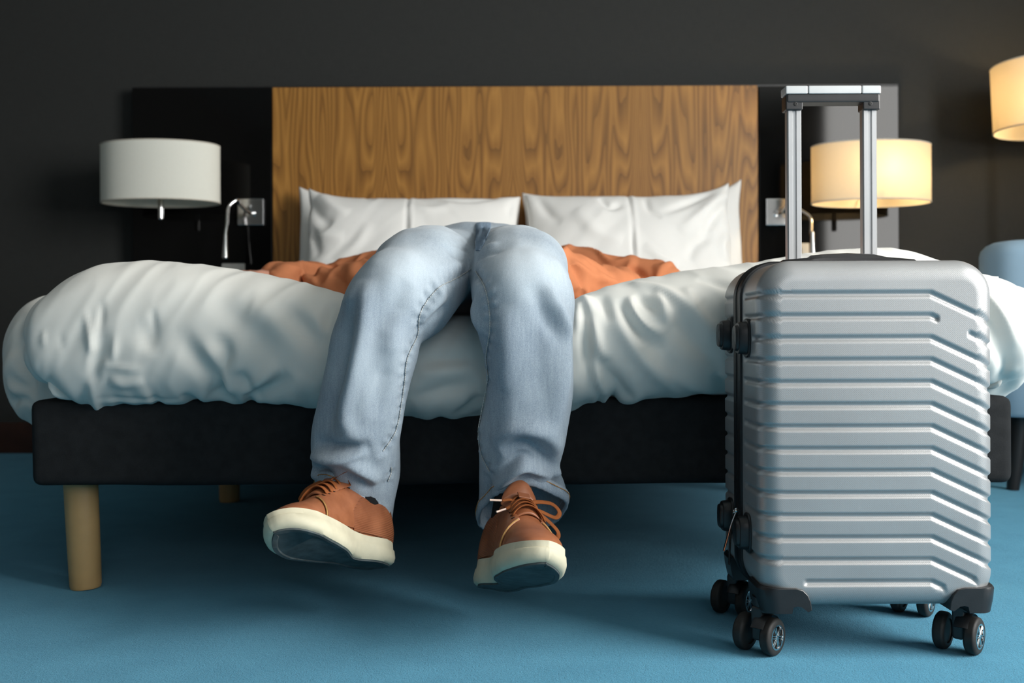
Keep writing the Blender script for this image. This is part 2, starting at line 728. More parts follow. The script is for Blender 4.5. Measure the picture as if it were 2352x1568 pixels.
M['eyelet'] = simple('dark_eyelet', (0.01, 0.006, 0.005), 0.8, 0, 0.2, 0.1)
M['edge'] = simple('raw_leather_edge', (0.42, 0.24, 0.09), 0.9, 0, 0.1, 0.2, 200, 0.4, 500)
M['thread_orange'] = simple('orange_thread', (0.42, 0.20, 0.05), 0.8, 0, 0.2, 0.1)
M['thread_grey'] = simple('grey_denim_thread', (0.45, 0.46, 0.45), 0.85, 0, 0.2, 0.1)
M['button'] = simple('blue_button', (0.35, 0.44, 0.53), 0.9, 0, 0.2, 0.1)
M['blue_velvet'] = simple('light_blue_upholstery', (0.30, 0.43, 0.54), 0.9, 0, 0.15, 0.06, 8, 0.2, 500)
M['black_wood'] = simple('black_chair_leg', (0.012, 0.011, 0.011), 0.35, 0, 0.4, 0.1)
M['plate'] = simple('grey_switch_plate', (0.36, 0.36, 0.34), 0.4, 0, 0.4, 0.04)
M['plate_cream'] = simple('cream_socket_plate', (0.55, 0.50, 0.40), 0.4, 0, 0.4, 0.04)
M['shade_off'] = shade_fabric('white_lampshade', (0.92, 0.92, 0.84), 0.18)
M['shade_on'] = shade_fabric('warm_lit_lampshade', (0.90, 0.82, 0.66), 0.45)
M['rim'] = simple('shade_trim', (0.62, 0.58, 0.50), 0.7, 0, 0.2, 0.04)
M['ceiling'] = simple('white_ceiling_paint', (0.42, 0.42, 0.40), 0.9, 0, 0.2, 0.03)
M['side_wall'] = simple('grey_wall_paint', (0.11, 0.107, 0.10), 0.9, 0, 0.2, 0.05)
M['frame'] = simple('white_window_frame', (0.7, 0.7, 0.69), 0.4, 0, 0.4, 0.03)


def bulb_mat():
    n = Nodes('lit_bulb')
    n.set(color=(1.0, 0.8, 0.5))
    n.bsdf.inputs['Emission Color'].default_value = (1.0, 0.72, 0.38, 1)
    n.bsdf.inputs['Emission Strength'].default_value = 12.0
    return n.mat


M['bulb_on'] = bulb_mat()
M['bulb_off'] = simple('frosted_bulb', (0.8, 0.8, 0.76), 0.3, 0, 0.4, 0.02)

# ------------------------------------------------------------------ the room
XL, XR, YB, YF, ZC = -2.7, 2.7, 3.93, -2.4, 2.55


def struct(o):
    o['kind'] = 'structure'
    return o


struct(box('floor', ((XL + XR) / 2, (YB + YF) / 2, -0.05), (XR - XL + 0.4, YB - YF + 0.4, 0.1), M['carpet'], bevel=0))
struct(box('ceiling', ((XL + XR) / 2, (YB + YF) / 2, ZC + 0.05), (XR - XL + 0.4, YB - YF + 0.4, 0.1), M['ceiling'], bevel=0))
struct(box('wall_back', ((XL + XR) / 2, YB + 0.05, ZC / 2), (XR - XL + 0.4, 0.1, ZC), M['wallpaper'], bevel=0))
struct(box('wall_left', (XL - 0.05, (YB + YF) / 2, ZC / 2), (0.1, YB - YF, ZC), M['side_wall'], bevel=0))
bm = bmesh.new()
for x0, x1, z0, z1 in ((XL - 0.2, 0.1, 0, ZC), (2.2, XR + 0.2, 0, ZC), (0.1, 2.2, 0, 0.7), (0.1, 2.2, 2.5, ZC)):
    bm_box(bm, ((x0 + x1) / 2, YF - 0.05, (z0 + z1) / 2), (x1 - x0, 0.1, z1 - z0))
struct(add_bm('wall_front', bm, M['side_wall']))
bm = bmesh.new()
for x in (0.13, 1.15, 2.17):
    bm_box(bm, (x, YF - 0.06, 1.6), (0.06, 0.06, 1.8), 0.004)
for z in (0.73, 2.47):
    bm_box(bm, (1.15, YF - 0.06, z), (2.1, 0.06, 0.06), 0.004)
struct(add_bm('window_2', bm, M['frame']))
bm = bmesh.new()
for y0, y1, z0, z1 in ((YF, WIN['y0'], 0, ZC), (WIN['y1'], YB, 0, ZC), (WIN['y0'], WIN['y1'], 0, WIN['z0']), (WIN['y0'], WIN['y1'], WIN['z1'], ZC)):
    bm_box(bm, (XR + 0.05, (y0 + y1) / 2, (z0 + z1) / 2), (0.1, y1 - y0, z1 - z0))
struct(add_bm('wall_right', bm, M['side_wall']))
bm = bmesh.new()
yc, zc_ = (WIN['y0'] + WIN['y1']) / 2, (WIN['z0'] + WIN['z1']) / 2
for y in (WIN['y0'] + 0.03, yc, WIN['y1'] - 0.03):
    bm_box(bm, (XR + 0.06, y, zc_), (0.06, 0.06, WIN['z1'] - WIN['z0']), 0.004)
for z in (WIN['z0'] + 0.03, WIN['z1'] - 0.03):
    bm_box(bm, (XR + 0.06, yc, z), (0.06, WIN['y1'] - WIN['y0'], 0.06), 0.004)
struct(add_bm('window_1', bm, M['frame']))
struct(box('baseboard_back', (0, YB - 0.009, 0.06), (XR - XL - 0.02, 0.018, 0.12), M['brown_wood'], bevel=0.003))
struct(box('baseboard_left', (XL + 0.009, (YB + YF) / 2, 0.06), (0.018, YB - YF - 0.06, 0.12), M['brown_wood'], bevel=0.003))

# ------------------------------------------------------------------ headboard
HB_Y = 3.86          # front face
hb = thing('headboard', 'wide wall-mounted headboard of oak veneer between glossy black panels', 'headboard', (0.03, YB, 0.3))


def panel(name, px0, px1, pytop0, mat, z0, yf, th):
    d = yf
    x0, x1 = P(px0, 400, d).x, P(px1, 400, d).x
    zt = P((px0 + px1) / 2, pytop0, d).z
    return box(name, ((x0 + x1) / 2, yf + th / 2, (z0 + zt) / 2), (x1 - x0, th, zt - z0), mat, hb, 0.003)


panel('wood_panel', 626, 1741, 198, M['wood'], 0.22, HB_Y, 0.06)
tag(panel('side_panel', 304, 624, 201, M['black_glass'], 0.22, HB_Y + 0.004, 0.05), 'glossy black panel behind the unlit lamp')
tag(panel('side_panel', 1743, 2065, 197, M['black_glass'], 0.22, HB_Y + 0.004, 0.05), 'glossy black panel behind the lit lamp')
box('back_batten', (0.03, 3.922, 0.85), (2.8, 0.012, 1.1), M['black_plastic'], hb, 0.002)
panel('top_edge', 304, 2065, 195.5, M['black_plastic'], P(1176, 198, HB_Y).z - 0.02, HB_Y + 0.012, 0.04)

# ------------------------------------------------------------------ bed
bed = thing('bed', 'double bed with dark grey upholstered base on round wooden legs', 'bed', (0.016, 2.7, 0))


def bed_base():
    x0, x1, y0, y1, z0, z1 = -0.845, 0.878, 1.74, 3.76, 0.197, 0.35
    bm = bmesh.new()
    r = bmesh.ops.create_cube(bm, size=1.0)
    bmesh.ops.scale(bm, vec=(x1 - x0, y1 - y0, z1 - z0), verts=bm.verts)
    bmesh.ops.translate(bm, vec=((x0 + x1) / 2, (y0 + y1) / 2, (z0 + z1) / 2), verts=bm.verts)
    bmesh.ops.bevel(bm, geom=bm.edges[:], offset=0.018, segments=4, affect='EDGES', profile=0.55)
    bmesh.ops.subdivide_edges(bm, edges=[e for e in bm.edges if e.calc_length() > 0.3], cuts=40, use_grid_fill=True)
    for v in bm.verts:
        k = mnoise.noise(v.co * 5.0) * 0.0035 + mnoise.noise(v.co * 19.0) * 0.0012
        v.co += Vector((k, k, k * 0.7))
    return add_bm('base', bm, M['base_fabric'], bed, angle=None)


bed_base()
box('mattress', (0.016, 2.76, 0.42), (1.66, 1.90, 0.14), M['mattress'], bed, 0.05, 5)
for lx, ly in ((-0.783, 1.825), (0.812, 1.825), (-0.785, 2.76), (0.815, 2.76), (-0.785, 3.62), (0.815, 3.62)):
    tp = [(0.0300, 0.197), (0.0298, 0.19), (0.0285, 0.06), (0.0275, 0.006), (0.0260, 0.001), (0.0, 0.001)]
    tilt = Vector((-0.045 if lx < 0 else 0.045, 0, 1)) if ly < 2 else Vector((0, 0, 1))
    lathe('leg', [(0.0, 0.1972)] + tp, (lx, ly, 0), M['leg_wood'], bed, seg=28, axis=tilt)


# ------------------------------------------------------------------ duvet
def interp(x, xs, ys):
    return np.interp(x, xs, ys)


def smooth_interp(x, xs, ys, w=0.03, n=9):
    acc = 0
    for k in np.linspace(-w, w, n):
        acc = acc + np.interp(np.asarray(x) + k, xs, ys)
    return acc / n


def duvet_sheet(plan, z_fn, n, spine):
    """a puffed roll of cloth: plan outline swept with a rounded cross-section, then in over the bed top"""
    raw = catmull([(x, y, 0) for x, y in plan], 40)
    arr = np.array([(p.x, p.y) for p in raw])
    seg = np.linalg.norm(np.diff(arr, axis=0), axis=1)
    cum = np.concatenate([[0], np.cumsum(seg)])
    s = [0.0]
    while s[-1] < cum[-1]:                      # finer sampling on the foot of the bed
        y = np.interp(s[-1], cum, arr[:, 1])
        s.append(s[-1] + (0.0040 if y < 2.0 else 0.016))
    s[-1] = cum[-1]
    s = np.array(s)
    X, Y = np.interp(s, cum, arr[:, 0]), np.interp(s, cum, arr[:, 1])
    tx, ty = np.gradient(X, s), np.gradient(Y, s)
    ln = np.hypot(tx, ty)
    nx, ny = ty / ln, -tx / ln                  # outward
    for _ in range(10):
        nx[1:-1] = (nx[:-2] + 2 * nx[1:-1] + nx[2:]) / 4
        ny[1:-1] = (ny[:-2] + 2 * ny[1:-1] + ny[2:]) / 4
    ln = np.hypot(nx, ny)
    nx, ny = nx / ln, ny / ln
    zt, zb, ins = z_fn(X, Y)
    zb = zb + np.array([0.007 * mnoise.noise(Vector((q * 14, 0.3, 2.0))) + 0.004 * mnoise.noise(Vector((q * 37, 5.3, 2.0))) for q in s])
    ang = np.concatenate([np.linspace(-125, -92, 6), np.linspace(-90, 90, 66)])
    rows = []
    for a in ang:
        ca, sa = math.cos(math.radians(a)), math.sin(math.radians(a))
        if a < -90:
            k = (-90 - a) / 35.0
            off, zz = -ins - 0.05 * k, zb + 0.012 * k
        else:
            zm, hz = (zt + zb) / 2, (zt - zb) / 2
            off = -ins + ins * abs(ca) ** (2 / n)
            zz = zm + hz * math.copysign(abs(sa) ** (2 / n), sa)
        rows.append(np.stack([X + nx * off, Y + ny * off, np.broadcast_to(zz, X.shape)], 1))
    last = rows[-1]
    sp = spine(last)
    for k in range(1, 15):
        t = k / 14.0
        e = t ** 1.2
        q = last * (1 - e) + sp * e
        q[:, 2] = last[:, 2] * (1 - min(1, t * 2.2)) + 0.545 * min(1, t * 2.2)
        rows.append(q)
    R, Cn = len(rows), len(X)
    V = np.concatenate(rows, 0)
    faces = [(i * Cn + j, i * Cn + j + 1, (i + 1) * Cn + j + 1, (i + 1) * Cn + j) for i in range(R - 1) for j in range(Cn - 1)]
    N = vnormals(V, faces)
    c = (R // 3) * Cn + Cn // 2
    if N[c, 0] * nx[Cn // 2] + N[c, 1] * ny[Cn // 2] < 0:
        faces = [f[::-1] for f in faces]
    return V, faces


def build_duvet():
    main = [(-0.80, 3.24), (-0.815, 3.0), (-0.82, 2.4), (-0.825, 2.1), (-0.838, 1.90), (-0.852, 1.80), (-0.853, 1.745), (-0.83, 1.695), (-0.76, 1.668), (-0.4, 1.655),
            (0.0, 1.655), (0.3, 1.662), (0.52, 1.676), (0.72, 1.672), (0.84, 1.668), (0.90, 1.69), (0.955, 1.77), (0.985, 1.9), (1.0, 2.2), (0.985, 2.8), (0.97, 3.24)]
    flap = [(-0.955, 3.24), (-0.965, 3.0), (-0.975, 2.6), (-1.010, 2.2), (-1.022, 2.06), (-1.008, 1.97), (-0.962, 1.905), (-0.89, 1.872), (-0.82, 1.862), (-0.72, 1.866)]
    ktop = [(-100, 655), (80, 655), (110, 636), (160, 612), (250, 599), (420, 604), (600, 631), (740, 657), (810, 672), (880, 705), (1000, 722), (1090, 722), (1200, 722), (1270, 712),
            (1315, 686), (1380, 662), (1500, 641), (1690, 618), (1950, 580), (2050, 571), (2150, 588), (2250, 630), (2400, 650)]
    kbot = [(-100, 915), (110, 925), (150, 938), (450, 936), (520, 940), (600, 936), (700, 948), (800, 956), (900, 968), (1000, 969), (1090, 965), (1310, 951), (1390, 932),
            (1430, 943), (1560, 931), (1660, 926), (1900, 920), (2200, 905), (2290, 900), (2400, 900)]

    def z_main(X, Y):
        PX = 1176 + F_PX * X / 1.70
        ztf = 0.462 + (768 - smooth_interp(PX, *zip(*ktop), w=35)) * 1.80 / F_PX
        zbf = 0.462 + (769 - smooth_interp(PX, *zip(*kbot), w=18)) * 1.675 / F_PX
        side = np.clip((Y - 1.75) / 0.14, 0, 1)
        side = side * side * (3 - 2 * side)
        zt = ztf * (1 - side) + (0.563 + 0.02 * np.sin(Y * 5)) * side
        zb = zbf * (1 - side) + (np.where(X < 0, 0.345, 0.32) + 0.006 * np.sin(Y * 13)) * side
        return zt, zb, 0.135 * (1 - side) + 0.15 * side

    def z_flap(X, Y):
        k = np.clip((Y - 1.82) / 0.14, 0, 1)
        zt = 0.525 + 0.026 * k + 0.006 * np.sin(Y * 9)
        zb = 0.281 - 0.008 * np.sin(Y * 17) + 0.02 * (1 - k)
        return zt, zb, 0.085 + 0.025 * k
    V, faces = duvet_sheet(main, z_main, 2.5, lambda q: np.stack([np.clip(q[:, 0] * 0.35, -0.25, 0.25), np.clip(q[:, 1], 2.45, 3.18), np.full(len(q), 0.55)], 1))
    V2, f2 = duvet_sheet(flap, z_flap, 2.3, lambda q: np.stack([np.full(len(q), -0.62), np.clip(q[:, 1] + 0.1, 1.95, 3.18), np.full(len(q), 0.54)], 1))
    o_ = len(V)
    V = np.concatenate([V, V2], 0)
    faces = faces + [tuple(i + o_ for i in f) for f in f2]
    # room for the sleeper's thighs and hips
    g = np.exp(-((V[:, 0] + 0.07) / 0.24) ** 4) * np.clip((V[:, 1] - 1.72) / 0.1, 0, 1)
    V[:, 2] = np.where(V[:, 2] > 0.44, V[:, 2] - g * np.clip(V[:, 2] - 0.49, 0, 1) * 0.8, V[:, 2])
    V = laplace(V, faces, 4)
    N = vnormals(V, faces)
    bvh = BVHTree.FromPolygons([tuple(p) for p in V], faces)
    front = V[:, 1] < 2.3
    # broad cushiony unevenness + fine creases
    nz = np.zeros(len(V))
    idx = np.where(front)[0]
    q = V[idx]
    q2 = np.stack([q[:, 0] + 0.55 * (q[:, 2] - 0.4) * np.sign(q[:, 0] + 0.07), q[:, 1], q[:, 2]], 1)
    nz[idx] = 0.0045 * vnoise(q2, (6, 5, 3.5), 1.3) + 0.0022 * vnoise(q2, (19, 12, 8), 4.1)
    rid = vnoise(q2, (26, 10, 7), 9.7)
    nz[idx] += 0.0015 * (1 - np.abs(rid) * 3).clip(-1, 1)
    # puckers near the tucked lower edge
    low = np.clip((0.40 - V[:, 2]) / 0.07, 0, 1)
    pk = np.zeros(len(V))
    pk[idx] = vnoise(q, (34, 20, 5), 2.2)
    nz += low * pk * 0.007
    V = V + N * nz[:, None]
    S = [  # (line, half width, height)
        # left side of the front: soft diagonal hollows, gathers at the lower edge, fine pressed creases
        ([(400, 756), (435, 805), (476, 859), (510, 914)], 0.019, -0.019, 'end'),
        ([(440, 760), (480, 820), (520, 895)], 0.012, 0.009, 'end'),
        ([(483, 771), (516, 805), (508, 849), (508, 890)], 0.013, -0.011, True),
        ([(503, 850), (510, 892), (522, 905)], 0.007, 0.010, 'end'),
        ([(544, 855), (562, 880), (572, 905)], 0.012, -0.010, True),
        ([(665, 858), (630, 888), (588, 915)], 0.014, -0.016, 'end'),
        ([(640, 838), (600, 880), (566, 908)], 0.012, 0.008, True),
        ([(570, 905), (575, 925), (585, 940)], 0.008, -0.010, True),
        ([(700, 860), (680, 900), (650, 935)], 0.018, 0.006, True),
        ([(646, 696), (697, 750), (748, 805)], 0.020, -0.010, True),
        ([(690, 700), (725, 745), (765, 800)], 0.014, 0.009, True),
        ([(580, 690), (640, 750), (700, 815)], 0.022, 0.007, True),
        ([(490, 680), (560, 750), (640, 820)], 0.026, -0.007, True),
        ([(770, 690), (752, 740), (745, 800)], 0.010, -0.010, True),
        ([(233, 690), (232, 730), (229, 760)], 0.006, -0.003, True),
        ([(194, 715), (203, 765), (214, 815)], 0.006, 0.004, True),
        ([(240, 760), (226, 800), (205, 870)], 0.014, -0.007, True),
        ([(222, 740), (210, 800), (200, 868)], 0.008, 0.005, True),
        ([(349, 708), (352, 740), (355, 768)], 0.006, -0.003, True),
        ([(320, 740), (340, 775), (330, 805)], 0.020, -0.006, True),
        ([(265, 775), (262, 800), (258, 830)], 0.005, 0.003, True),
        ([(245, 826), (234, 842), (222, 862)], 0.005, 0.005, True),
        ([(240, 842), (290, 846), (330, 850)], 0.005, 0.004, True),
        ([(250, 870), (285, 880), (330, 872)], 0.011, 0.006, True),
        ([(205, 872), (220, 918), (237, 938)], 0.009, 0.011, True),
        ([(184, 917), (245, 911), (306, 914), (391, 916), (430, 912)], 0.004, -0.0035, True),
        ([(200, 924), (260, 918), (330, 921), (420, 922)], 0.006, 0.003, True),
        ([(340, 880), (352, 908), (372, 936)], 0.008, -0.007, 'end'),
        ([(420, 905), (440, 920), (470, 935)], 0.008, -0.007, True),
        ([(99, 760), (99, 778), (98, 795)], 0.005, 0.003, True),
        ([(136, 775), (140, 788), (150, 800)], 0.005, -0.002, True),
        ([(120, 870), (105, 890), (112, 915)], 0.009, -0.006, True),
        # between the legs
        ([(960, 860), (1040, 848), (1105, 840)], 0.016, 0.008, True),
        ([(960, 830), (1030, 830), (1105, 835)], 0.014, -0.007, True),
        ([(945, 915), (1020, 895), (1100, 880)], 0.016, -0.008, True),
        ([(1060, 950), (1085, 930), (1105, 905)], 0.012, -0.010, True),
        # right side of the front: fan of creases running down from the thigh
        ([(1318, 700), (1345, 690), (1362, 720)], 0.012, 0.012, True),
        ([(1330, 705), (1328, 760), (1335, 830)], 0.010, 0.009, 'start'),
        ([(1342, 700), (1345, 780), (1360, 880), (1400, 935)], 0.013, -0.010, True),
        ([(1357, 710), (1372, 790), (1396, 830)], 0.012, 0.010, True),
        ([(1352, 780), (1362, 850), (1380, 905), (1400, 938)], 0.011, 0.012, True),
        ([(1370, 790), (1392, 850), (1440, 920)], 0.015, -0.012, True),
        ([(1405, 850), (1420, 890), (1400, 935)], 0.012, -0.015, 'end'),
        ([(1378, 680), (1395, 720), (1400, 745)], 0.012, -0.009, True),
        ([(1400, 700), (1430, 760), (1480, 830), (1560, 905)], 0.014, 0.010, True),
        ([(1420, 690), (1465, 760), (1530, 810)], 0.013, -0.011, True),
        ([(1446, 680), (1452, 715), (1480, 750), (1530, 770)], 0.009, 0.012, True),
        ([(1462, 680), (1490, 705), (1512, 720)], 0.010, -0.008, True),
        ([(1500, 675), (1520, 700), (1535, 745)], 0.010, 0.010, True),
        ([(1450, 652), (1520, 668), (1580, 705), (1650, 770)], 0.013, 0.011, True),
        ([(1540, 720), (1600, 790), (1660, 860)], 0.022, -0.013, True),
        ([(1575, 660), (1590, 700), (1620, 730)], 0.012, 0.007, True),
        ([(1480, 820), (1560, 870), (1640, 900)], 0.020, 0.008, True),
        ([(1640, 860), (1665, 890), (1680, 915)], 0.010, -0.012, True),
        ([(1600, 640), (1650, 650), (1690, 665)], 0.010, -0.006, True),
        ([(1360, 940), (1375, 925), (1385, 905)], 0.007, -0.009, 'start'),
        # left corner: crease between the front roll and the overhang
        ([(40, 800), (20, 860), (50, 920)], 0.018, 0.008, True),
        ([(30, 790), (60, 850), (75, 915)], 0.013, -0.016, True),
        ([(10, 860), (40, 880), (70, 900)], 0.010, -0.010, True),
        ([(20, 930), (45, 915), (80, 925)], 0.009, -0.010, True),
        ([(55, 720), (40, 770), (60, 800)], 0.012, -0.008, True),
        # right corner
        ([(2120, 590), (2250, 700), (2330, 850)], 0.018, -0.012, True),
        ([(2180, 600), (2290, 710), (2340, 800)], 0.014, 0.010, True),
        ([(2270, 760), (2310, 830), (2300, 880)], 0.012, -0.010, True),
    ]
    N = vnormals(V, faces)
    for line, w, amp, tp in S:
        V = fold(V, N, bvh, line, w * (0.8 if line[0][0] > 900 else 1.0), amp * 1.2, taper=tp)
    V = laplace(V, faces, 1)
    o = link_obj('duvet', mesh_from('duvet', V, faces), M['duvet'])
    md = o.modifiers.new('thick', 'SOLIDIFY')
    md.thickness = 0.006
    md.offset = -1
    tag(o, 'puffy white cotton duvet spread over the bed and hanging over its foot', 'duvet')
    return o


build_duvet()


# ------------------------------------------------------------------ pillows
def pillow(px0, px1, pytop, d, lean, h, thick, label, seed, crease_px=None, ears=(0.05, 0.05), sag=0.03, folds=()):
    c0, c1 = P(px0, pytop, d), P(px1, pytop, d)
    w = c1.x - c0.x
    nu, nv = 110, 70
    base = Vector(((c0.x + c1.x) / 2, d + 0.02, c0.z - h * math.cos(lean)))
    up = Vector((0, math.sin(lean), math.cos(lean)))
    nrm = Vector((0, -math.cos(lean), math.sin(lean)))
    verts, faces = [], []
    for sidei in (0, 1):
        for j in range(nv + 1):
            for i in range(nu + 1):
                u, v = -1 + 2 * i / nu, -1 + 2 * j / nv
                e = max(0.0, (1 - abs(u) ** 2.6)) ** 0.45 * max(0.0, (1 - abs(v) ** 2.6)) ** 0.45
                x = w / 2 * u * (1 - 0.035 * (1 - v * v))
                ear = ears[0] * max(0, -u) ** 4 + ears[1] * max(0, u) ** 4
                z = h / 2 * (1 + v * (1 - sag * 2 * (1 - abs(u) ** 3))) + (ear * max(0, v) ** 2)
                t = thick / 2 * e
                wr = 0.0
                if sidei == 0:
                    k = Vector((x * 5 + seed, z * 5, seed))
                    wr = 0.016 * mnoise.noise(k) * e
                    k2 = Vector((x * 11 + 0.8 * z * 11 * (1 if x > 0 else -1) + seed, z * 4, seed * 2))
                    wr += 0.009 * mnoise.noise(k2) * e
                    rd = 1 - abs(mnoise.noise(Vector((x * 9 + z * 7 * (1 if u > 0 else -1), z * 6 - x * 3, seed * 3)))) * 3
                    wr += 0.004 * max(0, rd) * e * min(1, (abs(u) * 1.3) ** 2 + max(0, v) ** 2)
                    if crease_px is not None:
                        cx = P(crease_px, 480, d).x - base.x
                        wr -= 0.006 * math.exp(-((x - cx) / 0.006) ** 2) - 0.004 * math.exp(-((x - cx - 0.012) / 0.008) ** 2)
                s = 1 if sidei == 0 else -1
                x += 0.006 * mnoise.noise(Vector((z * 9, u * 2, seed))) * abs(u) ** 3
                z += 0.006 * mnoise.noise(Vector((x * 7, v * 2, seed + 3))) * max(0, v) ** 3
                verts.append(base + Vector((x, 0, 0)) + up * z + nrm * (s * t + wr + 0.004 * s))
    n1 = (nu + 1) * (nv + 1)
    for sidei in (0, 1):
        for j in range(nv):
            for i in range(nu):
                a = sidei * n1 + j * (nu + 1) + i
                q = (a, a + 1, a + nu + 2, a + nu + 1)
                faces.append(q if sidei == 0 else q[::-1])
    rim = [i for i in range(nu + 1)] + [j * (nu + 1) + nu for j in range(1, nv + 1)] + [nv * (nu + 1) + i for i in range(nu - 1, -1, -1)] + [j * (nu + 1) for j in range(nv - 1, 0, -1)]
    for k in range(len(rim)):
        a, b = rim[k], rim[(k + 1) % len(rim)]
        faces.append((b, a, a + n1, b + n1))
    va = np.array([tuple(p) for p in verts])
    bv_ = BVHTree.FromPolygons([tuple(p) for p in va], faces)
    nv_ = vnormals(va, faces)
    if nv_[(nv // 2) * (nu + 1) + nu // 2, 1] > 0:
        nv_ = -nv_
    for line, w_, amp, tp in folds:
        va = fold(va, nv_, bv_, line, w_, amp, taper=tp)
    o = add('pillow', va, faces, M['pillow'])
    return tag(o, label, 'pillow', 'white pillows against the headboard')


FOLDS_A = [([(700, 440), (720, 480), (760, 520)], 0.022, -0.014, True), ([(720, 430), (760, 470), (800, 490)], 0.020, 0.012, True), ([(690, 500), (720, 540), (730, 590)], 0.02, -0.012, True),
           ([(770, 600), (820, 560), (850, 510)], 0.022, 0.010, True), ([(800, 450), (850, 456), (905, 452)], 0.012, -0.009, True), ([(1000, 456), (1080, 460), (1170, 452)], 0.013, -0.010, True),
           ([(700, 560), (740, 540), (790, 545)], 0.02, 0.010, True), ([(940, 470), (990, 480), (1040, 470)], 0.018, 0.007, True), ([(1180, 460), (1170, 490), (1180, 515)], 0.014, -0.010, True)]
FOLDS_B = [([(1670, 440), (1610, 490), (1560, 530)], 0.020, 0.015, True), ([(1690, 450), (1640, 500), (1610, 560)], 0.018, -0.014, True), ([(1640, 440), (1570, 470), (1520, 490)], 0.016, -0.012, True),
           ([(1370, 446), (1400, 475), (1430, 470)], 0.012, -0.014, True), ([(1480, 450), (1490, 480), (1520, 500)], 0.012, -0.010, True), ([(1580, 600), (1600, 560), (1640, 540)], 0.018, -0.012, True),
           ([(1690, 520), (1660, 560), (1670, 600)], 0.018, 0.012, True), ([(1320, 480), (1370, 530), (1430, 550)], 0.025, 0.010, True), ([(1230, 450), (1260, 490), (1290, 510)], 0.018, -0.010, True),
           ([(1480, 560), (1520, 590), (1560, 605)], 0.018, 0.010, True), ([(1230, 440), (1330, 448), (1440, 444)], 0.010, -0.009, True)]
pillow(683, 1192, 441, 3.40, 0.36, 0.46, 0.21, 'front white pillow on the half of the bed beside the unlit lamp', 1.7, 930, (0.040, 0.004), folds=FOLDS_A)
pillow(1208, 1700, 435, 3.40, 0.36, 0.46, 0.21, 'front white pillow on the half of the bed beside the lit lamp', 5.2, 1453, (0.004, 0.050), folds=FOLDS_B)
pillow(668, 1196, 446, 3.635, 0.26, 0.46, 0.13, 'rear white pillow peeping out behind the front one on the unlit lamp side', 3.1, None, (0.050, 0.004))
pillow(1201, 1722, 438, 3.635, 0.26, 0.46, 0.13, 'rear white pillow peeping out behind the front one on the lit lamp side', 8.4, None, (0.012, 0.062))


# ------------------------------------------------------------------ person
HIP = Vector((-0.07, 2.1, 0.6))
person = None


def capsule(a, b, ra, rb, n=6, seg=16):
    a, b = Vector(a), Vector(b)
    d = (b - a).normalized()
    pts, rad = [], []
    for k in range(n):
        t = k / (n - 1) * PI / 2
        pts.append(a - d * (ra * math.cos(t)))
        rad.append(max(0.0008, ra * math.sin(t)))
    for k in range(n - 1, -1, -1):
        t = k / (n - 1) * PI / 2
        pts.append(b + d * (rb * math.cos(t)))
        rad.append(max(0.0008, rb * math.sin(t)))
    # straight rings of transported frame
    up = Vector((0, 0, 1)) if abs(d.z) < 0.9 else Vector((1, 0, 0))
    A = (up - d * up.dot(d)).normalized()
    B = d.cross(A)
    V, Fc = [], []
    for p, r in zip(pts, rad):
        for k in range(seg):
            an = 2 * PI * k / seg
            V.append(p + A * (r * math.cos(an)) + B * (r * math.sin(an)))
    m_ = len(pts)
    for i in range(m_ - 1):
        for k in range(seg):
            l = (k + 1) % seg
            Fc.append((i * seg + k, i * seg + l, (i + 1) * seg + l, (i + 1) * seg + k))
    Fc.append(tuple(range(seg))[::-1])
    Fc.append(tuple((m_ - 1) * seg + k for k in range(seg)))
    return V, Fc


def hand_parts(wrist, fdir, palm_n, side, curl=0.35):
    """palm, four curled fingers and a thumb; side = +1 thumb on the cross(fdir, palm_n) side"""
    f = Vector(fdir).normalized()
    n = Vector(palm_n)
    n = (n - f * n.dot(f)).normalized()
    s = f.cross(n) * side
    w = Vector(wrist)
    out = [capsule(w - f * 0.03, w + f * 0.01, 0.026, 0.027)]
    kn = []
    for k, off in enumerate((0.030, 0.010, -0.010, -0.029)):
        k0 = w + f * (0.088 - 0.006 * abs(k - 1)) + s * off
        kn.append(k0)
        out.append(capsule(w + f * 0.015 + s * off * 0.6, k0, 0.0165, 0.0125))
    for k, (ln) in enumerate((0.072, 0.080, 0.075, 0.058)):
        d = (f + s * (0.10 - 0.07 * k)).normalized()
        p = kn[k]
        r = 0.0092 if k < 3 else 0.0080
        for q, part in enumerate((0.45, 0.30, 0.25)):
            a = curl * (q + 0.5)
            dd = (d * math.cos(a) + n * math.sin(a)).normalized()
            p2 = p + dd * (ln * part)
            out.append(capsule(p, p2, r, r * 0.93))
            p, r = p2, r * 0.93
    t0 = w + f * 0.025 + s * 0.028
    t1 = t0 + (f * 0.6 + s * 0.75 + n * 0.2).normalized() * 0.042
    t2 = t1 + (f * 0.85 + s * 0.35 + n * 0.3).normalized() * 0.032
    t3 = t2 + (f * 0.95 + s * 0.15 + n * 0.3).normalized() * 0.024
    out += [capsule(w + f * 0.01 + s * 0.01, t0, 0.016, 0.015), capsule(t0, t1, 0.0145, 0.0115), capsule(t1, t2, 0.0115, 0.0105), capsule(t2, t3, 0.0105, 0.009)]
    return out


# joints (x, y towards the headboard, z)
SHO_R, ELB_R, WRI_R = Vector((-0.26, 2.60, 0.625)), Vector((-0.50, 2.70, 0.595)), Vector((-0.585, 2.46, 0.600))
SHO_L, ELB_L, WRI_L = Vector((0.12, 2.60, 0.62)), Vector((0.37, 2.45, 0.58)), Vector((0.30, 2.74, 0.60))


SHOE_R = (1, -30.0, 19.0, 13.5, (-0.2042, 1.610, 0.0815), 0.97, 22.0)
SHOE_L = (-1, 17.0, 18.0, -13.0, (-0.0400, 1.610, 0.0470), 1.03, 3.0)


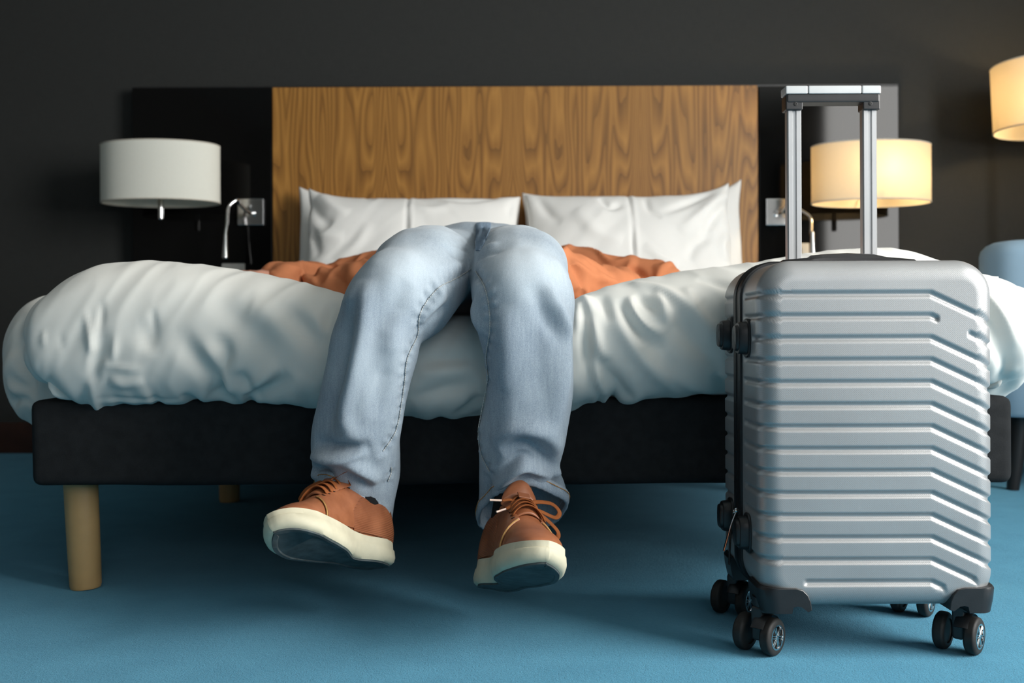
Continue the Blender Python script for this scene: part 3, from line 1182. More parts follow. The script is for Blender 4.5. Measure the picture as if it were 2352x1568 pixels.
def shoe_matrix(yaw, pitch, roll):
    B = Matrix(((0, 1, 0), (-1, 0, 0), (0, 0, 1)))
    return B @ Matrix.Rotation(math.radians(yaw), 3, 'Z') @ Matrix.Rotation(-math.radians(pitch), 3, 'Y') @ Matrix.Rotation(math.radians(roll), 3, 'X')


def foot_pts(S):
    R_ = shoe_matrix(*S[1:4])
    return Vector(S[4]) + R_ @ (Vector((0.070, 0.0, 0.090)) * S[5]), Vector(S[4]) + R_ @ (Vector((0.165, 0.0, 0.046)) * S[5])


def build_body():
    parts = []
    tor = [((-0.07, 2.06, 0.592), 0.10, 0.07), ((-0.07, 2.14, 0.594), 0.155, 0.088), ((-0.07, 2.28, 0.598), 0.150, 0.088), ((-0.07, 2.42, 0.607), 0.165, 0.098),
           ((-0.07, 2.54, 0.610), 0.175, 0.095), ((-0.07, 2.62, 0.612), 0.12, 0.07), ((-0.07, 2.65, 0.615), 0.06, 0.05)]
    parts.append(loft_geo(smooth_rings(tor), 28))
    parts.append(capsule((-0.07, 2.60, 0.62), (-0.07, 2.73, 0.625), 0.058, 0.055))
    # head lying on its back, face up
    hc = Vector((-0.07, 2.83, 0.635))
    parts.append(sphere_geo(hc, (0.074, 0.108, 0.092)))
    parts.append(sphere_geo(hc + Vector((0, -0.055, 0.030)), (0.056, 0.062, 0.058)))   # jaw
    parts.append(sphere_geo(hc + Vector((0, 0.03, -0.012)), (0.076, 0.092, 0.085)))
    parts.append(capsule(hc + Vector((0, 0.005, 0.085)), hc + Vector((0, -0.038, 0.102)), 0.010, 0.013))  # nose
    parts.append(sphere_geo(hc + Vector((0, -0.085, 0.062)), (0.022, 0.016, 0.018)))   # chin
    for s in (-1, 1):
        parts.append(sphere_geo(hc + Vector((s * 0.031, 0.012, 0.076)), (0.016, 0.010, 0.011)))   # eyelid
        parts.append(capsule(hc + Vector((s * 0.018, 0.030, 0.086)), hc + Vector((s * 0.044, 0.028, 0.076)), 0.007, 0.006))  # brow
        parts.append(sphere_geo(hc + Vector((s * 0.077, -0.005, 0.005)), (0.008, 0.030, 0.020)))   # ear
        parts.append(capsule(hc + Vector((s * 0.004, -0.058, 0.090)), hc + Vector((s * 0.019, -0.060, 0.083)), 0.006, 0.004))  # lips
    parts.append(capsule(hc + Vector((-0.015, -0.068, 0.085)), hc + Vector((0.015, -0.068, 0.085)), 0.0055, 0.0055))
    for sh, el, wr in ((SHO_R, ELB_R, WRI_R), (SHO_L, ELB_L, WRI_L)):
        parts.append(capsule(sh + (Vector((-0.07, 2.58, 0.61)) - sh) * 0.4, sh, 0.06, 0.055))
        parts.append(capsule(sh, el, 0.052, 0.040))
        parts.append(capsule(el, wr, 0.040, 0.027))
    parts += hand_parts(WRI_R + (WRI_R - ELB_R).normalized() * 0.02, (-0.42, -0.78, 0.04), (0, 0, -1), -1, 0.25)
    parts += hand_parts(WRI_L + (WRI_L - ELB_L).normalized() * 0.02, (-0.65, 0.75, 0.0), (0, 0.0, 1), -1, 0.3)
    for hip, knee, (ank, toe) in (((-0.15, 2.06, 0.59), (-0.174, 1.60, 0.525), foot_pts(SHOE_R)), ((0.0, 2.06, 0.59), (0.018, 1.60, 0.525), foot_pts(SHOE_L))):
        parts.append(capsule(hip, knee, 0.062, 0.048))
        mid = Vector((-0.232, 1.580, 0.36)) if knee[0] < -0.07 else Vector((0.024, 1.580, 0.36))
        parts.append(capsule(knee, mid, 0.044, 0.042))
        parts.append(capsule(mid, ank, 0.042, 0.024))
        parts.append(capsule(ank, toe, 0.024, 0.014))
    v, f = remesh(parts, 0.0055)
    v = laplace(v, f, 3)
    # legs below the knee and the feet are covered: dark socks are separate
    return v, f


bv, bf = build_body()
_me = mesh_from('person', bv, bf)
person = link_obj('person', _me, M['skin'])
# origin at the hips
_me.transform(Matrix.Translation(-HIP))
person.location = HIP
tag(person, 'person in faded blue jeans and rust shirt lying back across the bed', 'person')

# hair
hc = Vector((-0.07, 2.83, 0.635))
hv, hf = remesh([sphere_geo(hc + Vector((0, 0.048, -0.012)), (0.088, 0.090, 0.094)), sphere_geo(hc + Vector((0, 0.035, -0.04)), (0.085, 0.095, 0.07))], 0.007)
hv = hv + vnormals(hv, hf) * (0.004 * vnoise(hv, (60, 18, 60), 1.0))[:, None]
add('hair', hv, hf, M['hair'], person, fix=False)


# ---------------- jeans
def build_jeans():
    def leg(rows):
        return loft_geo(smooth_rings(rows, 6), 40, 2.15)
    z = lambda y, d=1.565: CAM_Z - (y - 767) * d / F_PX
    left = [((-0.112, 2.16, 0.594), 0.088, 0.086), ((-0.118, 2.03, 0.590), 0.098, 0.086), ((-0.136, 1.89, 0.579), 0.089, 0.080), ((-0.149, 1.76, 0.574), 0.080, 0.079),
            ((-0.153, 1.665, 0.560), 0.079, 0.080), ((-0.166, 1.605, 0.526), 0.075, 0.081),
            ((-0.191, 1.578, z(690)), 0.069, 0.079), ((-0.204, 1.570, z(735)), 0.067, 0.076), ((-0.2145, 1.566, z(800)), 0.0685, 0.073), ((-0.2235, 1.566, z(850)), 0.067, 0.072),
            ((-0.2325, 1.568, z(900)), 0.068, 0.072), ((-0.240, 1.572, z(950)), 0.0695, 0.072), ((-0.249, 1.583, z(1000)), 0.0705, 0.070), ((-0.2535, 1.600, z(1050)), 0.0715, 0.068),
            ((-0.254, 1.618, z(1096)), 0.068, 0.066), ((-0.257, 1.632, z(1142)), 0.065, 0.064), ((-0.260, 1.645, z(1200)), 0.061, 0.062), ((-0.262, 1.650, z(1250)), 0.058, 0.062)]
    right = [((-0.015, 2.16, 0.590), 0.085, 0.080), ((-0.010, 2.02, 0.590), 0.092, 0.086), ((0.001, 1.88, 0.584), 0.090, 0.081), ((0.008, 1.76, 0.575), 0.085, 0.078),
             ((0.014, 1.665, 0.560), 0.081, 0.079), ((0.018, 1.605, 0.526), 0.081, 0.081),
             ((0.020, 1.578, z(690)), 0.080, 0.079), ((0.0205, 1.570, z(735)), 0.078, 0.076), ((0.0235, 1.566, z(800)), 0.0715, 0.073), ((0.025, 1.566, z(850)), 0.069, 0.072),
             ((0.0253, 1.568, z(900)), 0.068, 0.072), ((0.022, 1.572, z(950)), 0.068, 0.072), ((0.0165, 1.583, z(1000)), 0.0700, 0.070), ((0.012, 1.600, z(1045)), 0.068, 0.068),
             ((0.0095, 1.613, z(1082)), 0.0655, 0.067), ((0.0107, 1.626, z(1120)), 0.0685, 0.067), ((0.0145, 1.638, z(1160)), 0.0735, 0.066), ((0.013, 1.648, z(1205)), 0.072, 0.065), ((0.010, 1.654, z(1260)), 0.068, 0.064)]
    pel = [((-0.066, 1.985, 0.594), 0.085, 0.074), ((-0.066, 2.05, 0.588), 0.150, 0.106), ((-0.07, 2.14, 0.590), 0.180, 0.110), ((-0.07, 2.24, 0.600), 0.180, 0.096), ((-0.07, 2.34, 0.602), 0.172, 0.095)]
    parts = [leg(left), leg(right), loft_geo(smooth_rings(pel), 40)]
    v, f = remesh(parts, 0.0048)
    v = laplace(v, f, 5)
    return v, f


jv, jf = build_jeans()


def cut_hem(v, f):
    me = mesh_from('tmpj', v, f)
    bm = bmesh.new()
    bm.from_mesh(me)
    bpy.data.meshes.remove(me)
    planes = [
        (Vector((-0.233, 1.565, 0.199)), Vector((-0.198, 1.68, 0.104)), Vector((-0.318, 1.63, 0.190)), lambda c: c.x < -0.13),
        (Vector((0.014, 1.555, 0.222)), Vector((-0.057, 1.62, 0.175)), Vector((0.08, 1.69, 0.144)), lambda c: c.x >= -0.13),
    ]
    rims = []
    for a, b, c, sel in planes:
        nrm = (b - a).cross(c - a).normalized()
        if nrm.z > 0:
            nrm = -nrm
        fs = [q for q in bm.faces if q.calc_center_median().z < 0.32 and sel(q.calc_center_median())]
        geom = list({w for q in fs for w in q.verts}) + list({w for q in fs for w in q.edges}) + fs
        bmesh.ops.bisect_plane(bm, geom=geom, plane_co=a, plane_no=nrm, clear_outer=True)
    # waist opening
    fs = [q for q in bm.faces if q.calc_center_median().y > 2.2]
    geom = list({w for q in fs for w in q.verts}) + list({w for q in fs for w in q.edges}) + fs
    bmesh.ops.bisect_plane(bm, geom=geom, plane_co=(0, 2.31, 0), plane_no=(0, 1, 0), clear_outer=True)
    bmesh.ops.triangulate(bm, faces=[q for q in bm.faces if len(q.verts) > 4])
    bm.verts.ensure_lookup_table()
    bm.verts.index_update()
    v = np.array([tuple(w.co) for w in bm.verts])
    f = [tuple(w.index for w in q.verts) for q in bm.faces]
    # boundary loops near the hems
    loops = []
    be = [e for e in bm.edges if e.is_boundary and e.verts[0].co.z < 0.3]
    left = set(be)
    while left:
        e = left.pop()
        chain = [e.verts[0], e.verts[1]]
        while True:
            nx_ = [q for q in chain[-1].link_edges if q in left]
            if not nx_:
                break
            left.discard(nx_[0])
            chain.append(nx_[0].other_vert(chain[-1]))
        if len(chain) > 20:
            loops.append([w.index for w in chain])
    bm.free()
    return v, f, loops


jv, jf, hem_loops = cut_hem(jv, jf)
jn = vnormals(jv, jf)
jb = BVHTree.FromPolygons([tuple(p) for p in jv], jf)
INSEAM_L = [(1083, 618), (1045, 640), (1009, 660), (980, 692), (963, 727), (959, 768), (935, 824), (927, 890), (912, 977), (897, 1010), (876, 1040)]
INSEAM_L2 = [(899, 1072), (897, 1088), (890, 1106)]
INSEAM_R = [(1092, 622), (1113, 660), (1123, 706), (1125, 757), (1117, 819), (1121, 870), (1112, 916), (1102, 960), (1100, 1010), (1107, 1045), (1118, 1070), (1128, 1086)]
jz = 0.0060 * vnoise(jv, (10, 8, 7), 3.3) + 0.0024 * vnoise(jv, (32, 20, 16), 7.7)
jv = jv + jn * jz[:, None]
JF = [
    # image-left leg: ridge down the shin, bunching at the ankle
    ([(842, 640), (830, 760), (805, 870), (786, 940), (800, 990), (850, 1030)], 0.015, 0.015, True),
    ([(800, 690), (780, 800), (760, 900), (748, 970), (770, 1010)], 0.028, -0.020, True),
    ([(700, 1046), (740, 1052), (785, 1050), (845, 1036)], 0.0085, 0.014, True),
    ([(720, 1015), (760, 1030), (810, 1030), (852, 1018)], 0.012, -0.014, True),
    ([(772, 1058), (800, 1062), (840, 1085), (868, 1110)], 0.010, 0.012, True),
    ([(720, 1075), (745, 1085), (770, 1085)], 0.010, -0.010, True),
    ([(795, 1078), (830, 1095), (850, 1125)], 0.008, -0.009, True),
    ([(720, 1075), (722, 1095), (714, 1115)], 0.008, 0.007, True),
    ([(895, 800), (880, 880), (862, 960)], 0.018, -0.006, True),
    ([(925, 715), (905, 780), (890, 860)], 0.016, 0.007, True),
    ([(940, 650), (905, 700), (890, 760)], 0.018, -0.006, True),
    ([(960, 742), (982, 715), (1010, 690), (1024, 678)], 0.010, 0.008, True),
    ([(975, 740), (1000, 715), (1030, 700)], 0.009, -0.008, True),
    ([(1020, 560), (1050, 590), (1080, 600)], 0.012, -0.006, True),
    ([(1000, 620), (1040, 610), (1080, 590)], 0.010, 0.005, True),
    ([(820, 640), (800, 700), (785, 760)], 0.014, 0.005, True),
    # image-right leg
    ([(1225, 700), (1235, 800), (1238, 900), (1225, 990)], 0.026, -0.007, True),
    ([(1290, 690), (1300, 800), (1290, 920), (1275, 1000)], 0.018, 0.009, True),
    ([(1225, 650), (1250, 720), (1300, 790)], 0.014, -0.008, True),
    ([(1265, 650), (1290, 720), (1310, 780)], 0.012, 0.008, True),
    ([(1160, 700), (1160, 800), (1150, 900)], 0.02, 0.006, True),
    ([(1150, 1035), (1200, 1022), (1245, 1045), (1280, 1085)], 0.013, -0.015, True),
    ([(1125, 1010), (1190, 995), (1250, 1000), (1290, 1040)], 0.016, 0.010, True),
    ([(1120, 1150), (1160, 1100), (1200, 1074), (1240, 1082), (1285, 1088)], 0.0085, 0.014, True),
    ([(1150, 1085), (1195, 1050), (1235, 1060), (1275, 1082)], 0.009, -0.012, True),
    ([(1270, 1090), (1285, 1120), (1290, 1150)], 0.012, -0.008, True),
    ([(1110, 1085), (1118, 1120), (1105, 1160)], 0.012, -0.008, True),
    ([(1092, 690), (1098, 730), (1112, 770)], 0.010, 0.009, True),
    # creases around the crotch
    ([(1091, 512), (1091, 560), (1088, 618)], 0.005, -0.010, True),
    ([(1099, 512), (1099, 550), (1096, 590)], 0.006, 0.007, True),
    ([(1000, 690), (1010, 660), (1015, 640)], 0.012, 0.008, True),
    ([(1096, 600), (1125, 585), (1150, 580)], 0.006, -0.004, True),
    ([(1096, 590), (1120, 570), (1145, 560)], 0.006, 0.004, True),
    ([(1094, 575), (1110, 555), (1128, 545)], 0.005, -0.004, True),
    ([(1080, 585), (1060, 570), (1040, 562)], 0.006, -0.004, True),
    ([(1080, 570), (1060, 553), (1045, 545)], 0.006, 0.004, True),
    ([(1085, 640), (1110, 640), (1150, 650)], 0.008, -0.004, True),
]
for line, w, amp, tp in JF:
    k_ = 1.3 if line[0][1] > 980 else 1.1
    jv = fold(jv, jn, jb, line, w, amp * k_, taper=tp)
jn = vnormals(jv, jf)
jb = BVHTree.FromPolygons([tuple(p) for p in jv], jf)
# stitched seams press into the cloth, with the pucker beside them
for line in (INSEAM_L, INSEAM_L2, INSEAM_R):
    jv = fold(jv, jn, jb, line, 0.0045, -0.0045, taper=False, n=10)
    L = cast_line(jb, line, 10)
    pts = np.array([tuple(p[0]) for p in L])
    lo, hi = pts.min(0) - 0.03, pts.max(0) + 0.03
    idx = np.where(((jv > lo) & (jv < hi)).all(1))[0]
    if len(idx):
        D = np.linalg.norm(jv[idx][:, None, :] - pts[None, :, :], axis=2)
        j = D.argmin(1)
        dm = D[np.arange(len(idx)), j]
        cum = np.concatenate([[0], np.cumsum(np.linalg.norm(np.diff(pts, axis=0), axis=1))])
        rip = np.sin(cum[j] * 2 * PI / 0.017) * np.exp(-((dm - 0.008) / 0.006) ** 2)
        jv[idx] += jn[idx] * (0.0026 * rip)[:, None]
jv = laplace(jv, jf, 1, 0.4)
jme = mesh_from('jeans', jv, jf)
wear = np.zeros(len(jv))
for c, r, a in (((-0.16, 1.53, 0.575), 0.075, 0.9), ((0.02, 1.53, 0.575), 0.075, 0.9), ((-0.13, 1.75, 0.66), 0.12, 0.9), ((0.02, 1.75, 0.66), 0.12, 0.9),
                ((-0.20, 1.50, 0.42), 0.07, 0.5), ((0.04, 1.50, 0.40), 0.06, 0.15), ((-0.10, 1.9, 0.68), 0.12, 0.5), ((0.0, 1.9, 0.68), 0.12, 0.5)):
    wear = np.maximum(wear, a * np.exp(-(np.linalg.norm(jv - np.array(c), axis=1) / r) ** 2))
at = jme.attributes.new('wear', 'FLOAT', 'POINT')
at.data.foreach_set('value', wear.astype(np.float32))
jeans = link_obj('jeans', jme, M['denim'], person)
md = jeans.modifiers.new('thick', 'SOLIDIFY')
md.thickness = 0.0022
md.offset = -1
jn = vnormals(jv, jf)
jb = BVHTree.FromPolygons([tuple(p) for p in jv], jf)

# seam threads, dashed
def stitches(name, lines, mat, parent, dash=0.0030, gap=0.0006, r=0.00050, off=0.0003, shift=0.0):
    geo = []
    for L in lines:
        pts = [p + n_ * off for p, n_ in L]
        cum = [0]
        for i in range(1, len(pts)):
            cum.append(cum[-1] + (pts[i] - pts[i - 1]).length)
        tot = cum[-1]
        if tot < 0.004:
            continue
        arr = np.array([tuple(p) for p in pts])
        at_ = lambda s_: Vector([np.interp(s_, cum, arr[:, k]) for k in range(3)])
        s_ = 0.0
        while s_ + dash < tot:
            geo.append(tube_geo([at_(s_), at_(s_ + dash * 0.5), at_(s_ + dash)], r, 5))
            s_ += dash + gap
    v_, f_ = join_geo(geo)
    o = add(name, v_, f_, mat, parent)
    o['kind'] = 'stuff'
    return o


stitches('seam_stitching', [cast_line(jb, INSEAM_L, 14), cast_line(jb, INSEAM_L2, 14), cast_line(jb, INSEAM_R, 14)], M['thread_grey'], jeans, 0.0040, 0.0002, 0.0008, 0.0010)
# fly placket: a darker doubled strip beside the centre seam
gv, gf, ok = [], [], True
for lay in (0.0032, -0.001):
    for a in range(13):
        t = a / 12
        for b in range(8):
            u = b / 7
            px_ = 1094 + u * (34 - 25 * t ** 1.5)
            d_ = cast_dir(px_, 514 + 62 * t)
            h_ = jb.ray_cast(CAM, d_)
            if h_[0] is None:
                ok = False
                continue
            gv.append(h_[0] + h_[1] * (lay * (0.6 if lay > 0 and (b in (0, 7) or a == 12) else 1)))
if ok:
    for a in range(12):
        for b in range(7):
            q = a * 8 + b
            gf += [(q, q + 1, q + 9, q + 8), (104 + q + 8, 104 + q + 9, 104 + q + 1, 104 + q)]
    rim_ = [b for b in range(8)] + [a * 8 + 7 for a in range(1, 13)] + [96 + b for b in range(6, -1, -1)] + [a * 8 for a in range(11, 0, -1)]
    for k in range(len(rim_)):
        a, b = rim_[k], rim_[(k + 1) % len(rim_)]
        gf.append((a, b, b + 104, a + 104))
    fo = add('fly_placket', gv, gf, M['denim_dark'], jeans, angle=60)
    fo['label'] = 'darker blue fly placket'

# waistband
wb = [((-0.07, 2.265, 0.601), 0.183, 0.0985), ((-0.07, 2.285, 0.601), 0.183, 0.0985), ((-0.07, 2.305, 0.602), 0.182, 0.099)]
v_, f_ = loft_geo(wb, 48)
f_ = f_[:-2]
wbo = add('waistband', v_, f_, M['denim'], jeans)
md = wbo.modifiers.new('thick', 'SOLIDIFY')
md.thickness = 0.004
md.offset = 0

# hems: a doubled band with orange stitching and a frayed lower edge
for lp in hem_loops:
    ring = [Vector(jv[i]) for i in lp]
    if (ring[0] - ring[-1]).length < 1e-4:
        ring = ring[:-1]
    # resample evenly
    arr = np.array([tuple(p) for p in ring + [ring[0]]])
    cum = np.concatenate([[0], np.cumsum(np.linalg.norm(np.diff(arr, axis=0), axis=1))])
    ns = 120
    ring = [Vector([np.interp(t, cum, arr[:, k]) for k in range(3)]) for t in np.linspace(0, cum[-1], ns, endpoint=False)]
    cen = sum(ring, Vector()) / ns
    axis = Vector((0, 0, 0))
    for i in range(ns):
        axis += (ring[i] - cen).cross(ring[(i + 1) % ns] - cen)
    axis.normalize()
    if axis.z < 0:
        axis = -axis          # up the leg
    upv = Vector((0, -0.05, 1)).normalized()
    V, Fc = [], []
    prof = [(0.0, -0.0026), (-0.004, -0.001), (-0.004, 0.0022), (0.0, 0.0042), (0.012, 0.0044), (0.0175, 0.0018), (0.0175, -0.0018)]
    L = []
    for i, p in enumerate(ring):
        rd = p - cen
        rd = (rd - axis * rd.dot(axis)).normalized()
        fr = 0.0012 * mnoise.noise(Vector((i * 0.41, 1.0, 3.0))) + 0.0004 * math.sin(i * 2.3)
        puck = 0.0009 * math.sin(i * 2 * PI / 7.5)
        for k, (h, o_) in enumerate(prof):
            V.append(p + upv * (h + (fr if k in (1, 2) else 0)) + rd * (o_ + (puck if k in (3, 4) else 0)))
        L.append((p + upv * 0.0095 + rd * 0.0047, rd))
    npf = len(prof)
    for i in range(ns):
        j = (i + 1) % ns
        for k in range(npf - 1):
            Fc.append((i * npf + k, j * npf + k, j * npf + k + 1, i * npf + k + 1))
    hem = add('hem', V, Fc, M['denim'], jeans)
    hem['label'] = 'frayed trouser hem with orange stitching'
    L.append(L[0])
    so = stitches('hem_stitching', [L], M['thread_orange'], jeans, 0.0032, 0.001, 0.0007, 0.0006)


# ---------------- shirt
def build_shirt():
    tor = [((-0.06, 2.20, 0.600), 0.215, 0.060), ((-0.06, 2.23, 0.595), 0.205, 0.088), ((-0.065, 2.28, 0.600), 0.185, 0.098), ((-0.07, 2.42, 0.605), 0.182, 0.108),
           ((-0.07, 2.54, 0.608), 0.185, 0.104), ((-0.07, 2.61, 0.610), 0.15, 0.085), ((-0.07, 2.65, 0.612), 0.085, 0.065)]
    parts = [loft_geo(smooth_rings(tor), 40)]
    for sh, el, wr in ((SHO_R, ELB_R, WRI_R), (SHO_L, ELB_L, WRI_L)):
        parts.append(capsule(sh + (Vector((-0.07, 2.57, 0.61)) - sh) * 0.5, sh, 0.078, 0.073))
        parts.append(capsule(sh, el, 0.070, 0.056))
    parts.append(capsule(ELB_R, WRI_R + Vector((0.012, -0.02, 0.0)), 0.052, 0.043))
    parts.append(capsule(ELB_L, WRI_L, 0.054, 0.044))
    # bunched cloth at the cuff and the loose flank of the shirt
    parts.append(sphere_geo((-0.560, 2.44, 0.603), (0.040, 0.06, 0.038)))
    parts.append(capsule((-0.47, 2.45, 0.575), (-0.30, 2.40, 0.590), 0.045, 0.060))
    parts.append(capsule((-0.30, 2.28, 0.575), (-0.20, 2.30, 0.590), 0.045, 0.055))
    parts.append(capsule((0.10, 2.16, 0.590), (0.17, 2.24, 0.560), 0.060, 0.055))
    parts.append(capsule((0.17, 2.28, 0.565), (0.27, 2.40, 0.570), 0.052, 0.050))
    v, f = remesh(parts, 0.006)
    v = laplace(v, f, 4)
    v[:, 2] = np.maximum(v[:, 2], 0.538)
    n = vnormals(v, f)
    rd = 1 - np.abs(vnoise(v, (17, 11, 17), 2.0)) * 3.5
    v = v + n * (0.008 * vnoise(v, (11, 8, 11), 5.0) + 0.008 * np.clip(rd, 0, 1))[:, None]
    n = vnormals(v, f)
    b = BVHTree.FromPolygons([tuple(p) for p in v], f)
    for line, w, amp, tp in (
            ([(1300, 580), (1335, 640), (1345, 680)], 0.012, -0.012, True), ([(1330, 590), (1390, 640), (1440, 650)], 0.010, 0.010, True),
            ([(1380, 625), (1400, 640), (1430, 650)], 0.008, -0.010, True), ([(1440, 612), (1470, 630), (1480, 650)], 0.010, -0.010, True),
            ([(705, 612), (725, 630), (740, 650)], 0.012, -0.014, True), ([(760, 628), (790, 645), (800, 660)], 0.006, -0.006, True),
            ([(650, 605), (690, 622), (700, 640)], 0.010, 0.008, True), ([(820, 600), (810, 630), (790, 655)], 0.02, 0.010, True)):
        v = fold(v, n, b, line, w, amp, taper=tp)
    # open neck
    me = mesh_from('shirt', v, f)
    return me


shirt = link_obj('shirt', build_shirt(), M['shirt'], person)


# ---------------- shoes
def fritsch(x, xs, ys):
    xs, ys = np.asarray(xs, float), np.asarray(ys, float)
    h = np.diff(xs)
    d = np.diff(ys) / h
    mm = np.zeros(len(xs))
    mm[1:-1] = np.where(d[:-1] * d[1:] > 0, 2 * d[:-1] * d[1:] / (d[:-1] + d[1:] + 1e-12), 0)
    mm[0], mm[-1] = d[0], d[-1]
    x = np.clip(np.asarray(x, float), xs[0], xs[-1])
    i = np.clip(np.searchsorted(xs, x) - 1, 0, len(xs) - 2)
    t = (x - xs[i]) / h[i]
    return (ys[i] * (2 * t ** 3 - 3 * t ** 2 + 1) + h[i] * mm[i] * (t ** 3 - 2 * t ** 2 + t) + ys[i + 1] * (-2 * t ** 3 + 3 * t ** 2) + h[i] * mm[i + 1] * (t ** 3 - t ** 2))


SL = 0.295
_ox = [0, .04, .10, .2, .33, .45, .58, .70, .80, .88, .94, .98, .995, 1.0]
_med = [0.010, .024, .033, .037, .034, .036, .044, .049, .050, .044, .034, .0205, 0.0115, 0.003]
_lat = [0.010, .024, .033, .037, .039, .042, .045, .046, .043, .037, .026, .0135, 0.0055, -0.002]


def outline(x, inset=0.0, arch=0.0):
    """(medial, lateral) half widths at x in 0..SL"""
    q = x / SL
    if inset > 0:
        q = 0.5 + (q - 0.5) * (1 + 2 * inset / SL)
        q = np.clip(q, 0, 1)
    me_, la = fritsch(q, _ox, _med) - inset, fritsch(q, _ox, _lat) - inset
    a = np.exp(-((x / SL - 0.36) / 0.11) ** 2)
    return me_ - arch * a, la - arch * 0.35 * a


def sole_bottom(x):
    q = x / SL
    return 0.016 * np.clip((q - 0.68) / 0.32, 0, 1) ** 2 + 0.004 * np.clip((0.08 - q) / 0.08, 0, 1)


def make_shoe(label, side, yaw, pitch, roll, pos, scale, twist):
    """side +1: the inner side of the foot is local +y; local x towards the toe, z up from the sole"""
    Rm = shoe_matrix(yaw, pitch, roll)

    def W(p):
        a = math.radians(twist) * (p[0] / SL) ** 2
        y, z = p[1] * side, p[2] - 0.03
        return Vector(pos) + Rm @ (Vector((p[0], y * math.cos(a) - z * math.sin(a), y * math.sin(a) + z * math.cos(a) + 0.03)) * scale)
    root = bpy.data.objects.new('shoe', None)
    COL.objects.link(root)
    root.empty_display_size = 0.05
    root.parent = person
    root.location = Vector(pos) - person.location
    root['label'] = label
    T = 0.036   # sole thickness

    def contour(z, inset, arch, nx_=90):
        th = np.linspace(0, PI, nx_)
        xs = SL / 2 * (1 - np.cos(th))
        xi = inset + (SL - 2 * inset) * xs / SL
        me_, la = outline(xs, 0, 0)
        a = np.exp(-((xs / SL - 0.36) / 0.10) ** 2)
        ins = inset * np.ones_like(xs)
        me_ = np.maximum(me_ - ins - arch * a, 0.001)
        la = np.maximum(la - ins - arch * 0.35 * a, 0.001 if inset else -1)
        up = [(x, m_, z(x)) for x, m_ in zip(xi, me_)]
        dn = [(x, -l_, z(x)) for x, l_ in zip(xi[::-1], la[::-1])]
        return up + dn
    # ---- midsole
    lev = [contour(lambda x: sole_bottom(x) + 0.0015, 0.0045, 0.013), contour(lambda x: sole_bottom(x) + 0.005, 0.0008, 0.0125), contour(lambda x: sole_bottom(x) + 0.012, -0.0008, 0.010),
           contour(lambda x: T * 0.66 + sole_bottom(x) * 0.6, 0.0002, 0.004), contour(lambda x: T * 0.72 + sole_bottom(x) * 0.55, 0.0016, 0.003),
           contour(lambda x: T + 0.002 * (x / SL > 2) + sole_bottom(x) * 0.45 + 0.004 * math.exp(-((x / SL - 0.02) / 0.2) ** 2), 0.0022, 0.002),
           contour(lambda x: T + sole_bottom(x) * 0.45 + 0.001, 0.0055, 0.002)]
    nC = len(lev[0])
    V, Fc = [], []
    for l in lev:
        V += [W(p) for p in l]
    for i in range(len(lev) - 1):
        for k in range(nC):
            j = (k + 1) % nC
            Fc.append((i * nC + k, i * nC + j, (i + 1) * nC + j, (i + 1) * nC + k))

    def cap(i):
        h = nC // 2
        return [(i * nC + k, i * nC + k + 1, i * nC + nC - 2 - k, i * nC + nC - 1 - k) for k in range(h - 1)]
    Fc += cap(0) + cap(len(lev) - 1)
    add('midsole', V, Fc, M['sole'], root, angle=42)
    # ---- outsole: dark rubber sheet inside the rim with a raised inner field
    lv = [contour(lambda x: sole_bottom(x) + 0.003, 0.0062, 0.0135), contour(lambda x: sole_bottom(x) - 0.0012, 0.0066, 0.0135), contour(lambda x: sole_bottom(x) - 0.0012, 0.0115, 0.0135),
          contour(lambda x: sole_bottom(x) + 0.0004, 0.0130, 0.0135)]
    V = [W(p) for l in lv for p in l]
    Fc = []
    for i in range(len(lv) - 1):
        for k in range(nC):
            j = (k + 1) % nC
            Fc.append((i * nC + k, i * nC + j, (i + 1) * nC + j, (i + 1) * nC + k))
    Fc += cap(3) + cap(0)
    add('outsole', V, Fc, M['outsole'], root, angle=42)

    # ---- upper: dome over the footbed
    hx = [0, .04, .12, .25, .36, .46, .55, .64, .72, .80, .88, .94, .98, 1.0]
    hh = [.088, .110, .117, .117, .118, .116, .105, .092, .080, .071, .063, .055, .048, .042]

    def shell_pt(q, a, off=0.0):
        """q along 0..1, a: angle 0 = medial edge .. pi = lateral edge"""
        x = 0.006 + (SL - 0.015) * q
        me_, la = outline(x, 0.0, 0.0)
        me_, la = max(me_ - 0.0055, 0.002), max(la - 0.0055, 0.002)
        zb = T - 0.004 + sole_bottom(x) * 0.45
        h = float(fritsch(q, hx, hh)) - zb
        ca, sa = math.cos(a), math.sin(a)
        wv = me_ if ca > 0 else la
        # narrower towards the ankle
        pw = float(np.interp(q, [0, .3, .45, .6, .75, 1], [2.6, 3.0, 2.5, 2.0, 2.0, 2.2]))
        y = wv * math.copysign(abs(ca) ** (2 / pw), ca)
        z = zb + h * abs(sa) ** (2 / max(pw, 1.7))
        cq = float(np.interp(q, [0, .06], [0.012, 0]))  # heel leans in
        p = Vector((x + cq * (z - zb) / max(h, 1e-3) * 0.5, y, z))
        if off:
            c = Vector((x, (me_ - la) / 2 * 0.3, zb + h * 0.3))
            p = p + (p - c).normalized() * off
        return p
    nq, na = 80, 44
    V, Fc = [], []
    for i in range(nq + 1):
        q = 0.5 - 0.5 * math.cos(PI * i / nq)
        for k in range(na + 1):
            V.append(W(shell_pt(q, PI * k / na)))
    for i in range(nq):
        for k in range(na):
            a = i * (na + 1) + k
            Fc.append((a, a + 1, a + na + 2, a + na + 1))
    for e in (0, nq):
        Fc.append(tuple(e * (na + 1) + k for k in range(na + 1)))
    Fc.append(tuple(i * (na + 1) for i in range(nq + 1)) + tuple(i * (na + 1) + na for i in range(nq, -1, -1)))
